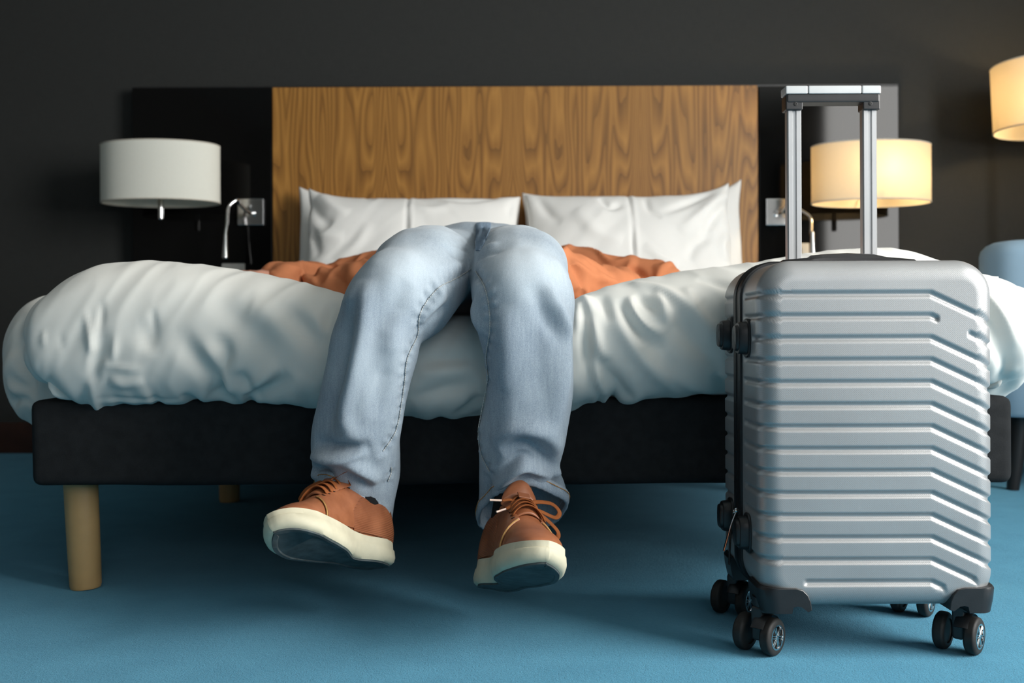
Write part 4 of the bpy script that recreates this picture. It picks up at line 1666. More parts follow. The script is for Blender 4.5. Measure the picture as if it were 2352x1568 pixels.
    add('upper', V, Fc, M['leather'], root, angle=60)

    def patch(name, fn, mat, n1=24, n2=14, th=0.0018, lab=None):
        """thin overlay following the dome: fn(s,t) -> (q, angle)"""
        V, Fc = [], []
        for lay in (0.0022 + th, 0.0):
            for i in range(n1 + 1):
                for k in range(n2 + 1):
                    q, a = fn(i / n1, k / n2)
                    ed = min(i, n1 - i) == 0 or min(k, n2 - k) == 0
                    V.append(W(shell_pt(q, a, lay * (0.75 if ed and lay > 0.001 else 1))))
        st = (n1 + 1) * (n2 + 1)
        for i in range(n1):
            for k in range(n2):
                a = i * (n2 + 1) + k
                Fc.append((a, a + 1, a + n2 + 2, a + n2 + 1))
                Fc.append((st + a + n2 + 1, st + a + n2 + 2, st + a + 1, st + a))
        rim = [k for k in range(n2 + 1)] + [i * (n2 + 1) + n2 for i in range(1, n1 + 1)] + [n1 * (n2 + 1) + k for k in range(n2 - 1, -1, -1)] + [i * (n2 + 1) for i in range(n1 - 1, 0, -1)]
        for k in range(len(rim)):
            a, b = rim[k], rim[(k + 1) % len(rim)]
            Fc.append((a, b, b + st, a + st))
        o = add(name, V, Fc, mat, root, angle=40)
        if lab:
            o['label'] = lab
        return o
    D = math.radians
    # facings that carry the eyelets (inner and outer side)
    for sgn in (0, 1):
        def face_fn(s, t, sgn=sgn):
            q = 0.685 - 0.40 * s
            a0 = 68 - 6 * s
            a1 = 4
            a = a0 + (a1 - a0) * t
            q = q + (0.10 * (t ** 1.3)) * (1 - s) * 0.6
            return q, D(a if sgn == 0 else 180 - a)
        patch('eyelet_facing', face_fn, M['leather'], 22, 16, 0.0016)

        def quarter_fn(s, t, sgn=sgn):
            # ribbed panel low on the side of the heel
            q = 0.46 - 0.42 * s
            top = 20 + 38 * math.sin(min(1, s * 1.25 + 0.12) * PI) ** 0.8 if False else np.interp(s, [0, .35, .55, 1], [20, 47, 50, 24])
            a = 2 + (top - 2) * t
            return q, D(a if sgn == 0 else 180 - a)
        patch('quarter_panel', quarter_fn, M['ribbed'], 24, 14, 0.0024)

    def heel_fn(s, t):
        return 0.0 + 0.055 * t, D(4 + 172 * s)
    patch('heel_tab', heel_fn, M['leather'], 26, 4, 0.003)
    # raw edge where the toe box meets the facing
    for sgn in (0, 1):
        pts, nr = [], []
        for t in np.linspace(0.0, 1.0, 16):
            a = 66 - 60 * t
            q = 0.690 + 0.06 * (t ** 1.3)
            a = D(a if sgn == 0 else 180 - a)
            pts.append(W(shell_pt(q, a, 0.002)))
        tube('raw_edge', pts, 0.0012, M['edge'], root, 6)
    # collar
    cpts = [W(shell_pt(q, a, 0.001)) for q, a in [(0.42, D(78)), (0.36, D(66)), (0.28, D(60)), (0.18, D(62)), (0.08, D(74)), (0.05, D(90)), (0.08, D(106)), (0.18, D(118)), (0.28, D(120)), (0.36, D(114)), (0.42, D(102))]]
    tube('collar', catmull(cpts, 5), 0.0055, M['leather'], root, 10)
    # sock rising out of the shoe
    an = W((0.070, 0.0, 0.090))
    knee = Vector((-0.232, 1.580, 0.36)) if side > 0 else Vector((0.024, 1.580, 0.36))
    up_ = (knee - an).normalized()
    sk = [W((0.075, 0, 0.045)), an, an + up_ * 0.06, an + up_ * 0.2]
    v_, f_ = tube_geo(catmull(sk, 5), 0.0285, 20)
    add('sock', v_, f_, M['sock'], root)
    # tongue
    tw = [0.021, 0.023, 0.026, 0.029, 0.030, 0.026, 0.014]
    tcl = [(0.66, 0.0035), (0.58, 0.0045), (0.50, 0.006), (0.44, 0.008)]
    cl = [shell_pt(q, D(90), o_) for q, o_ in tcl]
    tf = 0.014 if side > 0 else 0.004
    cl += [Vector((0.130 + tf, 0.001, 0.128)), Vector((0.122 + tf * 1.3, 0.001, 0.145)), Vector((0.118 + tf * 1.4, 0.001, 0.155))]
    V, Fc = [], []
    nt = 12
    for lay in (0, 1):
        for p, w in zip(cl, tw):
            for k in range(nt + 1):
                y = -1 + 2 * k / nt
                dz = -0.014 * y * y * (w / 0.03)
                thk = (0.0055 * (1 - y * y) ** 0.5) * (0.5 - lay)
                V.append(W((p.x + thk * 0.7 - 0.004 * y * y, p.y + y * w, p.z + dz + thk)))
    st = len(cl) * (nt + 1)
    for i in range(len(cl) - 1):
        for k in range(nt):
            a = i * (nt + 1) + k
            Fc.append((a, a + 1, a + nt + 2, a + nt + 1))
            Fc.append((st + a + nt + 1, st + a + nt + 2, st + a + 1, st + a))
    rim = [k for k in range(nt + 1)] + [i * (nt + 1) + nt for i in range(1, len(cl))] + [(len(cl) - 1) * (nt + 1) + k for k in range(nt - 1, -1, -1)] + [i * (nt + 1) for i in range(len(cl) - 2, 0, -1)]
    for k in range(len(rim)):
        a, b = rim[k], rim[(k + 1) % len(rim)]
        Fc.append((a, b, b + st, a + st))
    o = add('tongue', V, Fc, M['leather'], root, angle=60)
    sd = o.modifiers.new('s', 'SUBSURF')
    sd.levels = sd.render_levels = 1
    # little loop on the tongue holding the laces
    lp = shell_pt(0.50, D(90), 0.0145)
    bmx = bmesh.new()
    bm_box(bmx, (0, 0, 0), (0.016, 0.019, 0.0025), 0.0008, 1)
    bmx.transform(Matrix.Translation(W((lp.x, lp.y, lp.z))) @ (Rm @ Matrix.Rotation(D(36), 3, 'Y')).to_4x4())
    add_bm('lace_keeper', bmx, M['leather'], root)
    # eyelets and lace rows
    rows = [0.655, 0.61, 0.565, 0.52, 0.475, 0.43]
    ey = []
    for q in rows:
        for sgn in (0, 1):
            a = D(58) if sgn == 0 else D(122)
            p, p2 = shell_pt(q, a, 0.003), shell_pt(q, a, 0.0052)
            ey.append(lathe_geo([(0.0026, 0.0), (0.0030, 0.0012), (0.0016, 0.0014), (0.0014, 0.0004)], W(p), axis=W(p2) - W(p), seg=10))
    v_, f_ = join_geo(ey)
    o = add('eyelet', v_, f_, M['eyelet'], root)
    o['kind'] = 'stuff'

    def lace(pts, nrm, wid=0.0036, th=0.0013, name='lace'):
        v_, f_ = tube_geo(pts, th, 8, rad2=wid, normals=nrm)
        return add(name, v_, f_, M['lace'], root)
    for r_, q in enumerate(rows):
        for (a0, a1, dq) in ((58, 122, -0.012), (122, 58, 0.030)):
            if r_ == len(rows) - 1 and dq > 0:
                dq = 0.0
            if r_ == 0 and dq < 0:
                continue
            pts, nr = [], []
            for t in np.linspace(0, 1, 13):
                a = D(a0 + (a1 - a0) * t)
                lift = 0.0025 + 0.0085 * math.sin(PI * t) + (0.002 if dq > 0 else 0)
                qq = q - dq * t - 0.010 * math.sin(PI * t)
                p = shell_pt(qq, a, lift)
                p3 = shell_pt(qq, a, lift + 0.004)
                pts.append(W(p))
                nr.append(W(p3) - W(p))
            lace(pts, nr)
    return root, W, Rm, lace


def bow(W, Rm, lace, root, knot, loops, ends):
    k = Vector(knot)
    kv = sphere_geo((0, 0, 0), (0.0065, 0.0075, 0.006), 12, 8)
    add('lace_knot', [W(k + Vector((p.x, p.y, p.z))) for p in kv[0]], kv[1], M['lace'], root)
    for pts in loops:
        c = catmull([W(Vector(p)) for p in pts], 7)
        nr = []
        for i, p in enumerate(c):
            nr.append(Rm @ Vector((0.75, 0.1, 0.5)))
        lace(c, nr, 0.0040, 0.0011, 'lace_bow')
    for pts, ag in ends:
        c = catmull([W(Vector(p)) for p in pts], 6)
        lace(c, [Rm @ Vector((0.6, 0.1, 0.7))] * len(c), 0.0033, 0.0012, 'lace_end')
        a, b = W(Vector(pts[-1])), W(Vector(ag))
        tube('aglet', [a, (a + b) / 2, b], 0.0017, M['aglet'], root, 8)


# right foot of the sleeper (left in the photo)
sh = make_shoe('tan leather sneaker turned outwards, its whole sole showing', *SHOE_R)
bow(sh[1], sh[2], sh[3], sh[0], (0.137, -0.004, 0.126),
    [[(0.138, 0.0, 0.128), (0.146, 0.022, 0.134), (0.148, 0.044, 0.142), (0.146, 0.055, 0.141), (0.148, 0.043, 0.132), (0.147, 0.020, 0.128), (0.138, -0.002, 0.126)],
     [(0.137, -0.006, 0.126), (0.146, -0.022, 0.126), (0.150, -0.044, 0.120), (0.148, -0.058, 0.110), (0.146, -0.052, 0.106), (0.143, -0.03, 0.114), (0.137, -0.008, 0.123)]],
    [([(0.137, -0.006, 0.124), (0.148, -0.026, 0.116), (0.152, -0.046, 0.098)], (0.152, -0.054, 0.082)),
     ([(0.139, -0.008, 0.124), (0.152, -0.030, 0.112), (0.158, -0.044, 0.092)], (0.159, -0.048, 0.078))])
# left foot (right in the photo)
sh = make_shoe('tan leather sneaker pointing at the viewer with two lace ends across', *SHOE_L)
DZ = 0.016
bow(sh[1], sh[2], sh[3], sh[0], (0.142, -0.004, 0.130 - DZ),
    [[(x, y, z - DZ) for x, y, z in ((0.142, -0.004, 0.130), (0.138, -0.020, 0.138), (0.136, -0.046, 0.140), (0.136, -0.060, 0.130), (0.138, -0.054, 0.120), (0.140, -0.030, 0.125), (0.142, -0.006, 0.129))],
     [(x, y, z - DZ) for x, y, z in ((0.142, -0.006, 0.128), (0.146, -0.020, 0.116), (0.146, -0.040, 0.100), (0.146, -0.055, 0.088), (0.148, -0.057, 0.098), (0.148, -0.036, 0.114), (0.144, -0.008, 0.128))]],
    [([(x, y, z - DZ) for x, y, z in ((0.142, 0.0, 0.130), (0.144, 0.018, 0.134), (0.142, 0.032, 0.131))], (0.141, 0.050, 0.129 - DZ)),
     ([(x, y, z - DZ) for x, y, z in ((0.144, 0.0, 0.129), (0.152, 0.014, 0.126), (0.157, 0.028, 0.117))], (0.159, 0.042, 0.110 - DZ))])


# ------------------------------------------------------------------ suitcase
SX, SHW, SHH, SZ = 0.516, 0.167, 0.2458, 0.3187
SY0, SYM, SY1 = 1.400, 1.530, 1.660
suit = thing('suitcase', 'silver hard-shell cabin suitcase with horizontal grooves and raised pull handle', 'suitcase', (SX, SYM, 0))


SHELL_FLIP = True


def shell_half(name, front, label):
    a, c, R, r, Dp = SHW, SHH, 0.050, 0.030, 0.117
    nx_, nz_ = 132, 236

    def outl(sx, sz, ins):
        A, Cc, Rr = a - ins, c - ins, R - ins
        x, z = sx * A, sz * Cc
        dx, dz = abs(x) - (A - Rr), abs(z) - (Cc - Rr)
        if dx > 0 and dz > 0:
            mm = max(dx, dz)
            h = math.hypot(dx, dz)
            x = math.copysign(A - Rr + mm * dx / h, x)
            z = math.copysign(Cc - Rr + mm * dz / h, z)
        return x, z
    sxs = [-1 + 2 * i / nx_ for i in range(nx_ + 1)]
    szs = [-1 + 2 * j / nz_ for j in range(nz_ + 1)]
    V, Fc, Yd = [], [], []
    for z in szs:
        for x in sxs:
            px, pz = outl(x, z, r)
            V.append((px, 0.0, pz))
    for j in range(nz_):
        for i in range(nx_):
            q = j * (nx_ + 1) + i
            Fc.append((q, q + 1, q + nx_ + 2, q + nx_ + 1))
    per = [(x, -1) for x in sxs] + [(1, z) for z in szs[1:]] + [(x, 1) for x in sxs[::-1][1:]] + [(-1, z) for z in szs[::-1][1:-1]]
    perid = [i for i in range(nx_ + 1)] + [j * (nx_ + 1) + nx_ for j in range(1, nz_ + 1)] + [nz_ * (nx_ + 1) + i for i in range(nx_ - 1, -1, -1)] + [j * (nx_ + 1) for j in range(nz_ - 1, 0, -1)]
    prev = perid
    levels = [(r * (1 - math.sin(t)), r * (1 - math.cos(t))) for t in np.linspace(0, PI / 2, 11)[1:]]
    levels += [(0.0, r + (Dp - r) * k / 30) for k in range(1, 31)]
    for ins, y in levels:
        base = len(V)
        for x, z in per:
            px, pz = outl(x, z, ins)
            V.append((px, y, pz))
        cur = list(range(base, base + len(per)))
        for k in range(len(per)):
            l = (k + 1) % len(per)
            Fc.append((prev[k], prev[l], cur[l], cur[k]))
        prev = cur
    V = np.array(V)
    n_face = nx_ * nz_
    Fc = [f[::-1] if k >= n_face else f for k, f in enumerate(Fc)] if SHELL_FLIP else Fc
    bul = np.clip(1 - (V[:, 0] / (a - r)) ** 2, 0, 1) * np.clip(1 - (V[:, 2] / (c - r)) ** 2, 0, 1)
    V[:, 1] -= 0.004 * bul * (V[:, 1] < 1e-6)
    N = vnormals(V, Fc)
    if N[(nz_ // 2) * (nx_ + 1) + nx_ // 2, 1] > 0:
        N = -N
        Fc = [f[::-1] for f in Fc]
    # grooves
    g = np.zeros(len(V))
    x, y, z = V[:, 0], V[:, 1], V[:, 2]
    kx, sl = 0.073, 0.47
    for i in range(14):
        z0 = 0.5155 - 0.0312 * i - SZ
        xc = np.clip(x, -a, a - 0.004)
        lz = z0 - np.clip(xc - kx, 0, 1) * sl
        cs = np.where(x > kx, math.cos(math.atan(sl)), 1.0)
        d = np.abs(z - lz) * cs
        pr = np.clip((0.0056 - d) / 0.0040, 0, 1)
        pr = pr * pr * (3 - 2 * pr)
        lo, hi = -9.0, 9.0
        ex = np.ones(len(V))

        def win(x0, x1, w=0.004):
            return np.clip((x - x0) / w + 0.5, 0, 1) * np.clip((x1 - x) / w + 0.5, 0, 1)
        if front:
            if i == 1:
                ex = np.maximum(win(-9, 0.083), win(0.127, 9))
            if i == 12:
                ex = win(-9, 0.135)
            if i == 13:
                ex = win(-0.105, 0.091)
            if i in (2, 11):
                ex = np.where((x < -a + 0.02) & (y > 0.045), 0, 1.0)
        else:
            if i == 13:
                ex = win(-0.105, 0.091)
        # die out before the zip
        ex = ex * np.clip((Dp - 0.016 - y) / 0.01, 0, 1)
        # and never on the top / bottom faces
        ex = ex * (np.abs(N[:, 2]) < 0.8)
        g = np.maximum(g, pr * ex)
    V = V - N * (0.0038 * g)[:, None]
    if front:
        W_ = np.stack([SX + V[:, 0], SY0 + V[:, 1], SZ + V[:, 2]], 1)
        Fo = Fc
    else:
        W_ = np.stack([SX + V[:, 0], SY1 - V[:, 1], SZ + V[:, 2]], 1)
        Fo = [f[::-1] for f in Fc]
    o = link_obj(name, mesh_from(name, W_, Fo), M['shell'], suit)
    o['label'] = label
    return o


shell_half('front_shell', True, 'grooved silver front shell')
shell_half('back_shell', False, 'grooved silver back shell')


def round_rect(a, c, R, n=10):
    pts = []
    for sx, sz, t0 in ((1, 1, 0), (-1, 1, 90), (-1, -1, 180), (1, -1, 270)):
        for k in range(n + 1):
            t = math.radians(t0 + 90 * k / n)
            pts.append((sx * (a - R) + R * math.cos(t), sz * (c - R) + R * math.sin(t)))
    return pts


def band(name, y0, y1, out, mat, th=0.003):
    pr = round_rect(SHW, SHH, 0.050, 12)
    V, Fc = [], []
    prof = [(y0, -th), (y0, out * 0.6), ((y0 + y1) / 2, out), (y1, out * 0.6), (y1, -th)]
    for x, z in pr:
        n_ = Vector((x - math.copysign(max(0, abs(x) if False else SHW - 0.05), x), 0, z - math.copysign(SHH - 0.05, z)))
        n_ = n_.normalized()
        for y, o_ in prof:
            V.append((SX + x + n_.x * o_, y, SZ + z + n_.z * o_))
    np_ = len(prof)
    N_ = len(pr)
    for i in range(N_):
        j = (i + 1) % N_
        for k in range(np_ - 1):
            Fc.append((i * np_ + k, j * np_ + k, j * np_ + k + 1, i * np_ + k + 1))
    return add(name, V, Fc, mat, suit, angle=50)


zipb = band('zipper', SYM - 0.0150, SYM + 0.0150, 0.0030, M['zip'], 0.006)
band('edge_piping', SYM - 0.0205, SYM - 0.0085, 0.0055, M['black_plastic'])
band('edge_piping', SYM + 0.0085, SYM + 0.0205, 0.0055, M['black_plastic'])
# zip teeth
tg = []
pr = round_rect(SHW + 0.0015, SHH + 0.0015, 0.0515, 24)
arr = np.array(pr + [pr[0]])
cum = np.concatenate([[0], np.cumsum(np.linalg.norm(np.diff(arr, axis=0), axis=1))])
bmt = bmesh.new()
for s_ in np.arange(0, cum[-1], 0.0030):
    x, z = np.interp(s_, cum, arr[:, 0]), np.interp(s_, cum, arr[:, 1])
    bm_box(bmt, (SX + x, SYM, SZ + z), (0.0016, 0.0052, 0.0016))
tt = add_bm('zip_teeth', bmt, M['zip'], zipb)
tt['kind'] = 'stuff'
# zip pulls
for px_, zt_, zb_, dx in ((0, 0.190, 0.128, -0.020), (1, 0.186, 0.105, -0.010)):
    y = SYM - 0.004 + 0.010 * px_
    pts = catmull([(SX - SHW - 0.006, y, zt_), (SX - SHW - 0.010 + dx * 0.2, y, zt_ - 0.02), (SX - SHW - 0.006 + dx, y, zb_)], 8)
    tube('zip_pull', pts, 0.0016, M['chrome'] if px_ == 0 else M['black_plastic'], suit, 8, rad2=0.0035)
    lathe('zip_slider', [(0.0, 0), (0.004, 0.0005), (0.0045, 0.005), (0.003, 0.007), (0, 0.007)], (SX - SHW - 0.002, y, zt_), M['chrome'], suit, axis=(-1, 0, 0), seg=14)

# side feet (two per shell on the standing side)
for yc_, zc2 in ((1.476, 0.454), (1.590, 0.458), (1.476, 0.166), (1.590, 0.170)):
    xs = SX - SHW
    pr_ = [(0.0, -0.002), (0.0285, -0.002), (0.0290, 0.0015), (0.0275, 0.0032), (0.0245, 0.0036), (0.0235, 0.0130), (0.0222, 0.0152), (0.0192, 0.0158), (0.0185, 0.0190), (0.0170, 0.0202), (0.0, 0.0204)]
    v_, f_ = lathe_geo(pr_, (xs, yc_, zc2), axis=(-1, 0, 0), seg=48, xdir=(0, 0, 1))
    for k, p in enumerate(v_):            # from round towards a rounded rectangle
        dy, dz = p.y - yc_, p.z - zc2
        r_ = math.hypot(dy, dz)
        if r_ > 1e-5:
            q_ = (abs(dy / r_) ** 3.2 + abs(dz / r_) ** 3.2) ** (-1 / 3.2)
            p.y, p.z = yc_ + dy * q_ * 0.76, zc2 + dz * q_
    add('side_foot', v_, f_, M['black_plastic'], suit, angle=40)

# carry handle on top
def carry_handle():
    zt_ = SZ + SHH
    bmf = bmesh.new()
    prof = [(-0.104, 0.002), (-0.097, 0.0075), (-0.06, 0.0105), (-0.055, 0.014), (-0.04, 0.0155), (0.0, 0.0175), (0.04, 0.0155), (0.055, 0.0115), (0.065, 0.0105), (0.097, 0.0075), (0.104, 0.002)]
    V, Fc = [], []
    cx = SX - 0.008
    for x, h in prof:
        w = 0.017 if abs(x) > 0.05 else 0.014
        for dy, dz in ((-w, -0.004), (-w, h * 0.55), (-w * 0.7, h * 0.9), (0, h), (w * 0.7, h * 0.9), (w, h * 0.55), (w, -0.004)):
            V.append((cx + x, SYM - 0.022 + dy, zt_ + dz))
    n = 7
    for i in range(len(prof) - 1):
        for k in range(n):
            l = (k + 1) % n
            Fc.append((i * n + k, i * n + l, (i + 1) * n + l, (i + 1) * n + k))
    Fc.append(tuple(range(n)))
    Fc.append(tuple((len(prof) - 1) * n + k for k in range(n)))
    o = add('carry_handle', V, Fc, M['black_plastic'], suit, angle=30)
    return o


carry_handle()

# telescopic handle
HY = 1.622
for sx, cxp in ((-1, 1822), (1, 1994.5)):
    cx = P(cxp, 400, HY).x
    # fluted aluminium section
    sec = []
    wx, wy = 0.0116, 0.008
    for (x, y) in ((-wx, -wy + .002), (-wx + .002, -wy), (-0.0035, -wy), (-0.0025, -wy + .0022), (0.0025, -wy + .0022), (0.0035, -wy), (wx - .002, -wy), (wx, -wy + .002), (wx, wy - .002), (wx - .002, wy), (-wx + .002, wy), (-wx, wy - .002)):
        sec.append((x, y))
    V, Fc = [], []
    for z in (0.50, 0.834):
        V += [(cx + x, HY + y, z) for x, y in sec]
    n = len(sec)
    for k in range(n):
        l = (k + 1) % n
        Fc.append((k, l, n + l, n + k))
    Fc += [tuple(range(n)), tuple(n + k for k in range(n))]
    add('handle_tube', V, Fc, M['alu'], suit, angle=25)
    box('tube_socket', (cx, HY, SZ + SHH + 0.001), (0.034, 0.026, 0.010), M['black_plastic'], suit, 0.002)


def grip():
    x0, x1 = P(1799, 230, HY).x, P(2016, 230, HY).x
    zt_ = P(1900, 202, HY).z
    zm = P(1900, 221, HY).z
    zl = P(1900, 237, HY).z
    ze = P(1900, 256, HY).z
    bmf = bmesh.new()
    xm, w = (x0 + x1) / 2, x1 - x0
    bm_box(bmf, (xm, HY, (zm + zl) / 2 - 0.0005), (w - 0.004, 0.030, zm - zl + 0.003), 0.003, 2)
    for s in (-1, 1):
        xe = xm + s * (w / 2 - 0.0145)
        bm_box(bmf, (xe, HY, (zm + ze) / 2), (0.0275, 0.027, zm - ze), 0.0022, 2)
        # flare into the bar
        q = bm_box(bmf, (xm + s * (w / 2 - 0.0335), HY, zl - 0.002), (0.016, 0.024, 0.010), 0.0015, 1, None)
        for v in q:
            if v.co.z < zl - 0.003 and (v.co.x - xe) * -s > 0.012:
                v.co.z += 0.006
    g_ = add_bm('grip', bmf, M['black_plastic'], suit)
    bmf = bmesh.new()
    for a, b in ((x0, P(1850, 210, HY).x - 0.0004), (P(1850, 210, HY).x + 0.0004, P(1972, 210, HY).x - 0.0004), (P(1972, 210, HY).x + 0.0004, x1)):
        bm_box(bmf, ((a + b) / 2, HY, (zt_ + zm) / 2 + 0.0004), (b - a, 0.032, zt_ - zm), 0.0022, 2)
    c_ = add_bm('grip_cover', bmf, M['alu_paint'], g_)
    c_['label'] = 'silver top cover of the pull grip'
    for s in (-1, 1):
        xe = xm + s * (w / 2 - 0.0165)
        lathe('screw', [(0.0, 0.0), (0.0032, 0.0), (0.0032, 0.0012), (0.0012, 0.0016), (0.0, 0.0008)], (xe, HY - 0.0132, zl - 0.004), M['rubber'], g_, axis=(0, -1, 0), seg=14)


grip()

# corner guards and casters
def corner_guard(sx, front):
    xe = SX + sx * SHW
    zb = SZ - SHH
    poly = [(-0.0025, 0.026), (0.0, 0.0295), (0.048, 0.0295), (0.058, 0.027), (0.065, 0.020), (0.069, 0.010), (0.0705, -0.001), (0.0655, -0.0035), (0.0615, -0.0005), (0.0565, 0.0032), (0.050, 0.0045), (0.0445, 0.003), (0.0425, -0.006), (0.003, -0.006), (-0.001, 0.012)]
    V, Fc = [], []
    y0, y1 = (SY0 - 0.0035, SY0 + 0.07) if front else (SY1 + 0.0035, SY1 - 0.07)
    n = len(poly)
    # bevelled front edge: small ring inset
    cxp = sum(p[0] for p in poly) / n
    czp = sum(p[1] for p in poly) / n
    sg = 1 if front else -1
    lv = []
    for t in (0, 12, 25, 40, 55, 70, 90):
        t = math.radians(t)
        lv.append((y0 + sg * (0.030 * (1 - math.cos(t)) if t else 0.0), 0.030 * (1 - math.sin(t)), 0.96 if t == 0 else 1.0))
    lv.append((y1, 0.0, 1.0))
    for y, ins, k in lv:
        for px_, pz_ in poly:
            x_ = px_ + ins * max(0.0, 1 - max(px_, 0) / 0.042) * 0.85
            V.append((xe - sx * (cxp + (x_ - cxp) * k), y, zb + czp + (pz_ - czp) * k))
    for i in range(len(lv) - 1):
        for k in range(n):
            l = (k + 1) % n
            Fc.append((i * n + k, i * n + l, (i + 1) * n + l, (i + 1) * n + k))
    Fc.append(tuple(range(n)))
    Fc.append(tuple((len(lv) - 1) * n + k for k in range(n)))
    return add('corner_guard', V, Fc, M['black_plastic'], suit, angle=30)


def caster(cx, cy, front, yaw_deg):
    r, wt = 0.0268, 0.0165
    root = bpy.data.objects.new('caster', None)
    COL.objects.link(root)
    root.parent = suit
    root.location = Vector((cx, cy, 0)) - suit.location
    root.empty_display_size = 0.03
    lathe('swivel_post', [(0.0, 0.082), (0.0205, 0.082), (0.0205, 0.070), (0.0195, 0.0685), (0.0175, 0.068), (0.0175, 0.0615), (0.016, 0.060), (0.0, 0.060)], (cx, cy, 0), M['black_plastic'], root, seg=28)
    ya = math.radians(yaw_deg)
    ax = Vector((math.cos(ya), -math.sin(ya), 0))        # axle
    tr = Vector((-math.sin(ya), -math.cos(ya), 0)) * -0.004 + Vector((-0.0135, 0.0, 0))
    c = Vector((cx, cy, r)) + tr
    # fork between the wheels
    bmf = bmesh.new()
    rot = Matrix.Rotation(-ya, 3, 'Z')
    bm_box(bmf, c + Vector((0.004, 0, 0.018)), (0.018, 0.034, 0.050), 0.005, 2, rot)
    add_bm('fork', bmf, M['black_plastic'], root)
    # mudguard arc over the outer wheel
    pts = []
    fwd = Vector((ax.y, -ax.x, 0))
    for t in np.linspace(20, 150, 14):
        t = math.radians(t)
        pts.append(c + ax * 0.011 + fwd * (math.cos(t) * (r + 0.0032)) * -1 + Vector((0, 0, math.sin(t) * (r + 0.0032))))
    v_, f_ = tube_geo(pts, 0.0013, 8, rad2=0.010, normals=[p - (c + ax * 0.011) for p in pts])
    add('mudguard', v_, f_, M['black_plastic'], root, angle=40)
    tag_o = Vector((cx, cy, 0.0645)) + Vector((0.0090, -0.0165, 0))
    box('brake_tab', tag_o, (0.0085, 0.004, 0.0048), M['orange'], root, 0.0008, 1, Matrix.Rotation(math.radians(27), 3, 'Z'))
    for s in (-1, 1):
        wc = c + ax * (s * 0.0215)
        prof = [(r - 0.009, -wt / 2), (r - 0.0035, -wt / 2), (r - 0.0008, -wt / 2 + 0.0022), (r, -wt / 4), (r, wt / 4), (r - 0.0008, wt / 2 - 0.0022), (r - 0.0035, wt / 2), (r - 0.009, wt / 2), (r - 0.0095, wt / 2 - 0.003), (r - 0.0095, -wt / 2 + 0.003), (r - 0.009, -wt / 2)]
        lathe('tyre', prof, wc, M['rubber'], root, axis=ax * s, seg=40)
        # rim with six double spokes
        rr = r - 0.0088
        geo = [lathe_geo([(rr - 0.0028, wt / 2 - 0.0022), (rr - 0.0022, wt / 2 + 0.0006), (rr, wt / 2 + 0.0004), (rr, wt / 2 - 0.004), (rr - 0.0028, wt / 2 - 0.004), (rr - 0.0028, wt / 2 - 0.0022)], wc, axis=ax * s, seg=40),
               lathe_geo([(0.0001, wt / 2 + 0.0012), (0.0030, wt / 2 + 0.0008), (0.0042, wt / 2 - 0.0010), (0.0042, wt / 2 - 0.005)], wc, axis=ax * s, seg=20)]
        A = (ax * s).normalized()
        U = Vector((0, 0, 1))
        Wd = A.cross(U)
        for k in range(6):
            a = 2 * PI * k / 6 + 0.3
            d = U * math.cos(a) + Wd * math.sin(a)
            t = A.cross(d)
            for o_ in (-0.0014, 0.0014):
                p0, p1 = wc + A * (wt / 2 - 0.0004) + d * 0.003 + t * o_, wc + A * (wt / 2 - 0.0012) + d * (rr - 0.002) + t * o_ * 1.5
                geo.append(tube_geo([p0, (p0 + p1) / 2, p1], 0.0008, 6))
        v_, f_ = join_geo(geo)
        ro = add('rim', v_, f_, M['chrome'], root, angle=35)
        ro['label'] = 'silver spoked wheel rim'
        lathe('hub_disc', [(0.0, 0.003), (rr, 0.003), (rr, -0.006), (0.0, -0.006)], wc, M['rubber'], root, axis=ax * s, seg=28)


for sx in (-1, 1):
    for fr_ in (True, False):
        corner_guard(sx, fr_)
caster(0.366, 1.438, True, 43)
caster(0.655, 1.438, True, 42)
caster(0.372, 1.630, False, 38)
caster(0.666, 1.630, False, 40)


# ------------------------------------------------------------------ lamps
def ell_ring(cx, cy, z, rx, ry, n=64):
    return [Vector((cx + rx * math.cos(2 * PI * k / n), cy + ry * math.sin(2 * PI * k / n), z)) for k in range(n)]


def lampshade(name, cx, cy, z0, z1, rx, ry, mat, parent, flare=0.0, th=0.002):
    n = 64
    V, Fc = [], []
    loops = []
    for k in range(13):
        t = k / 12
        loops.append(ell_ring(cx, cy, z0 + (z1 - z0) * t, rx * (1 + flare * t), ry * (1 + flare * t), n))
    for k in range(12, -1, -1):
        t = k / 12
        loops.append(ell_ring(cx, cy, z0 + (z1 - z0) * t, rx * (1 + flare * t) - th, ry * (1 + flare * t) - th, n))
    for l in loops:
        V += l
    m_ = len(loops)
    for i in range(m_):
        j = (i + 1) % m_
        for k in range(n):
            l = (k + 1) % n
            Fc.append((i * n + k, i * n + l, j * n + l, j * n + k))
    o = add(name, V, Fc, mat, parent, angle=50)
    for z, f_ in ((z0, 0), (z1, flare)):
        pts = ell_ring(cx, cy, z, rx * (1 + f_) - th / 2, ry * (1 + f_) - th / 2, 48)
        v_, ff = tube_geo(pts, 0.0028, 6, close=True)
        add('trim_ring', v_, ff, M['rim'], o)
    return o


def point_light(name, loc, power, color, radius, parent):
    l = bpy.data.lights.new(name, 'POINT')
    l.energy = power
    l.color = color
    l.shadow_soft_size = radius
    o = bpy.data.objects.new(name, l)
    COL.objects.link(o)
    o.location = Vector(loc) - parent.location
    o.parent = parent
    return o


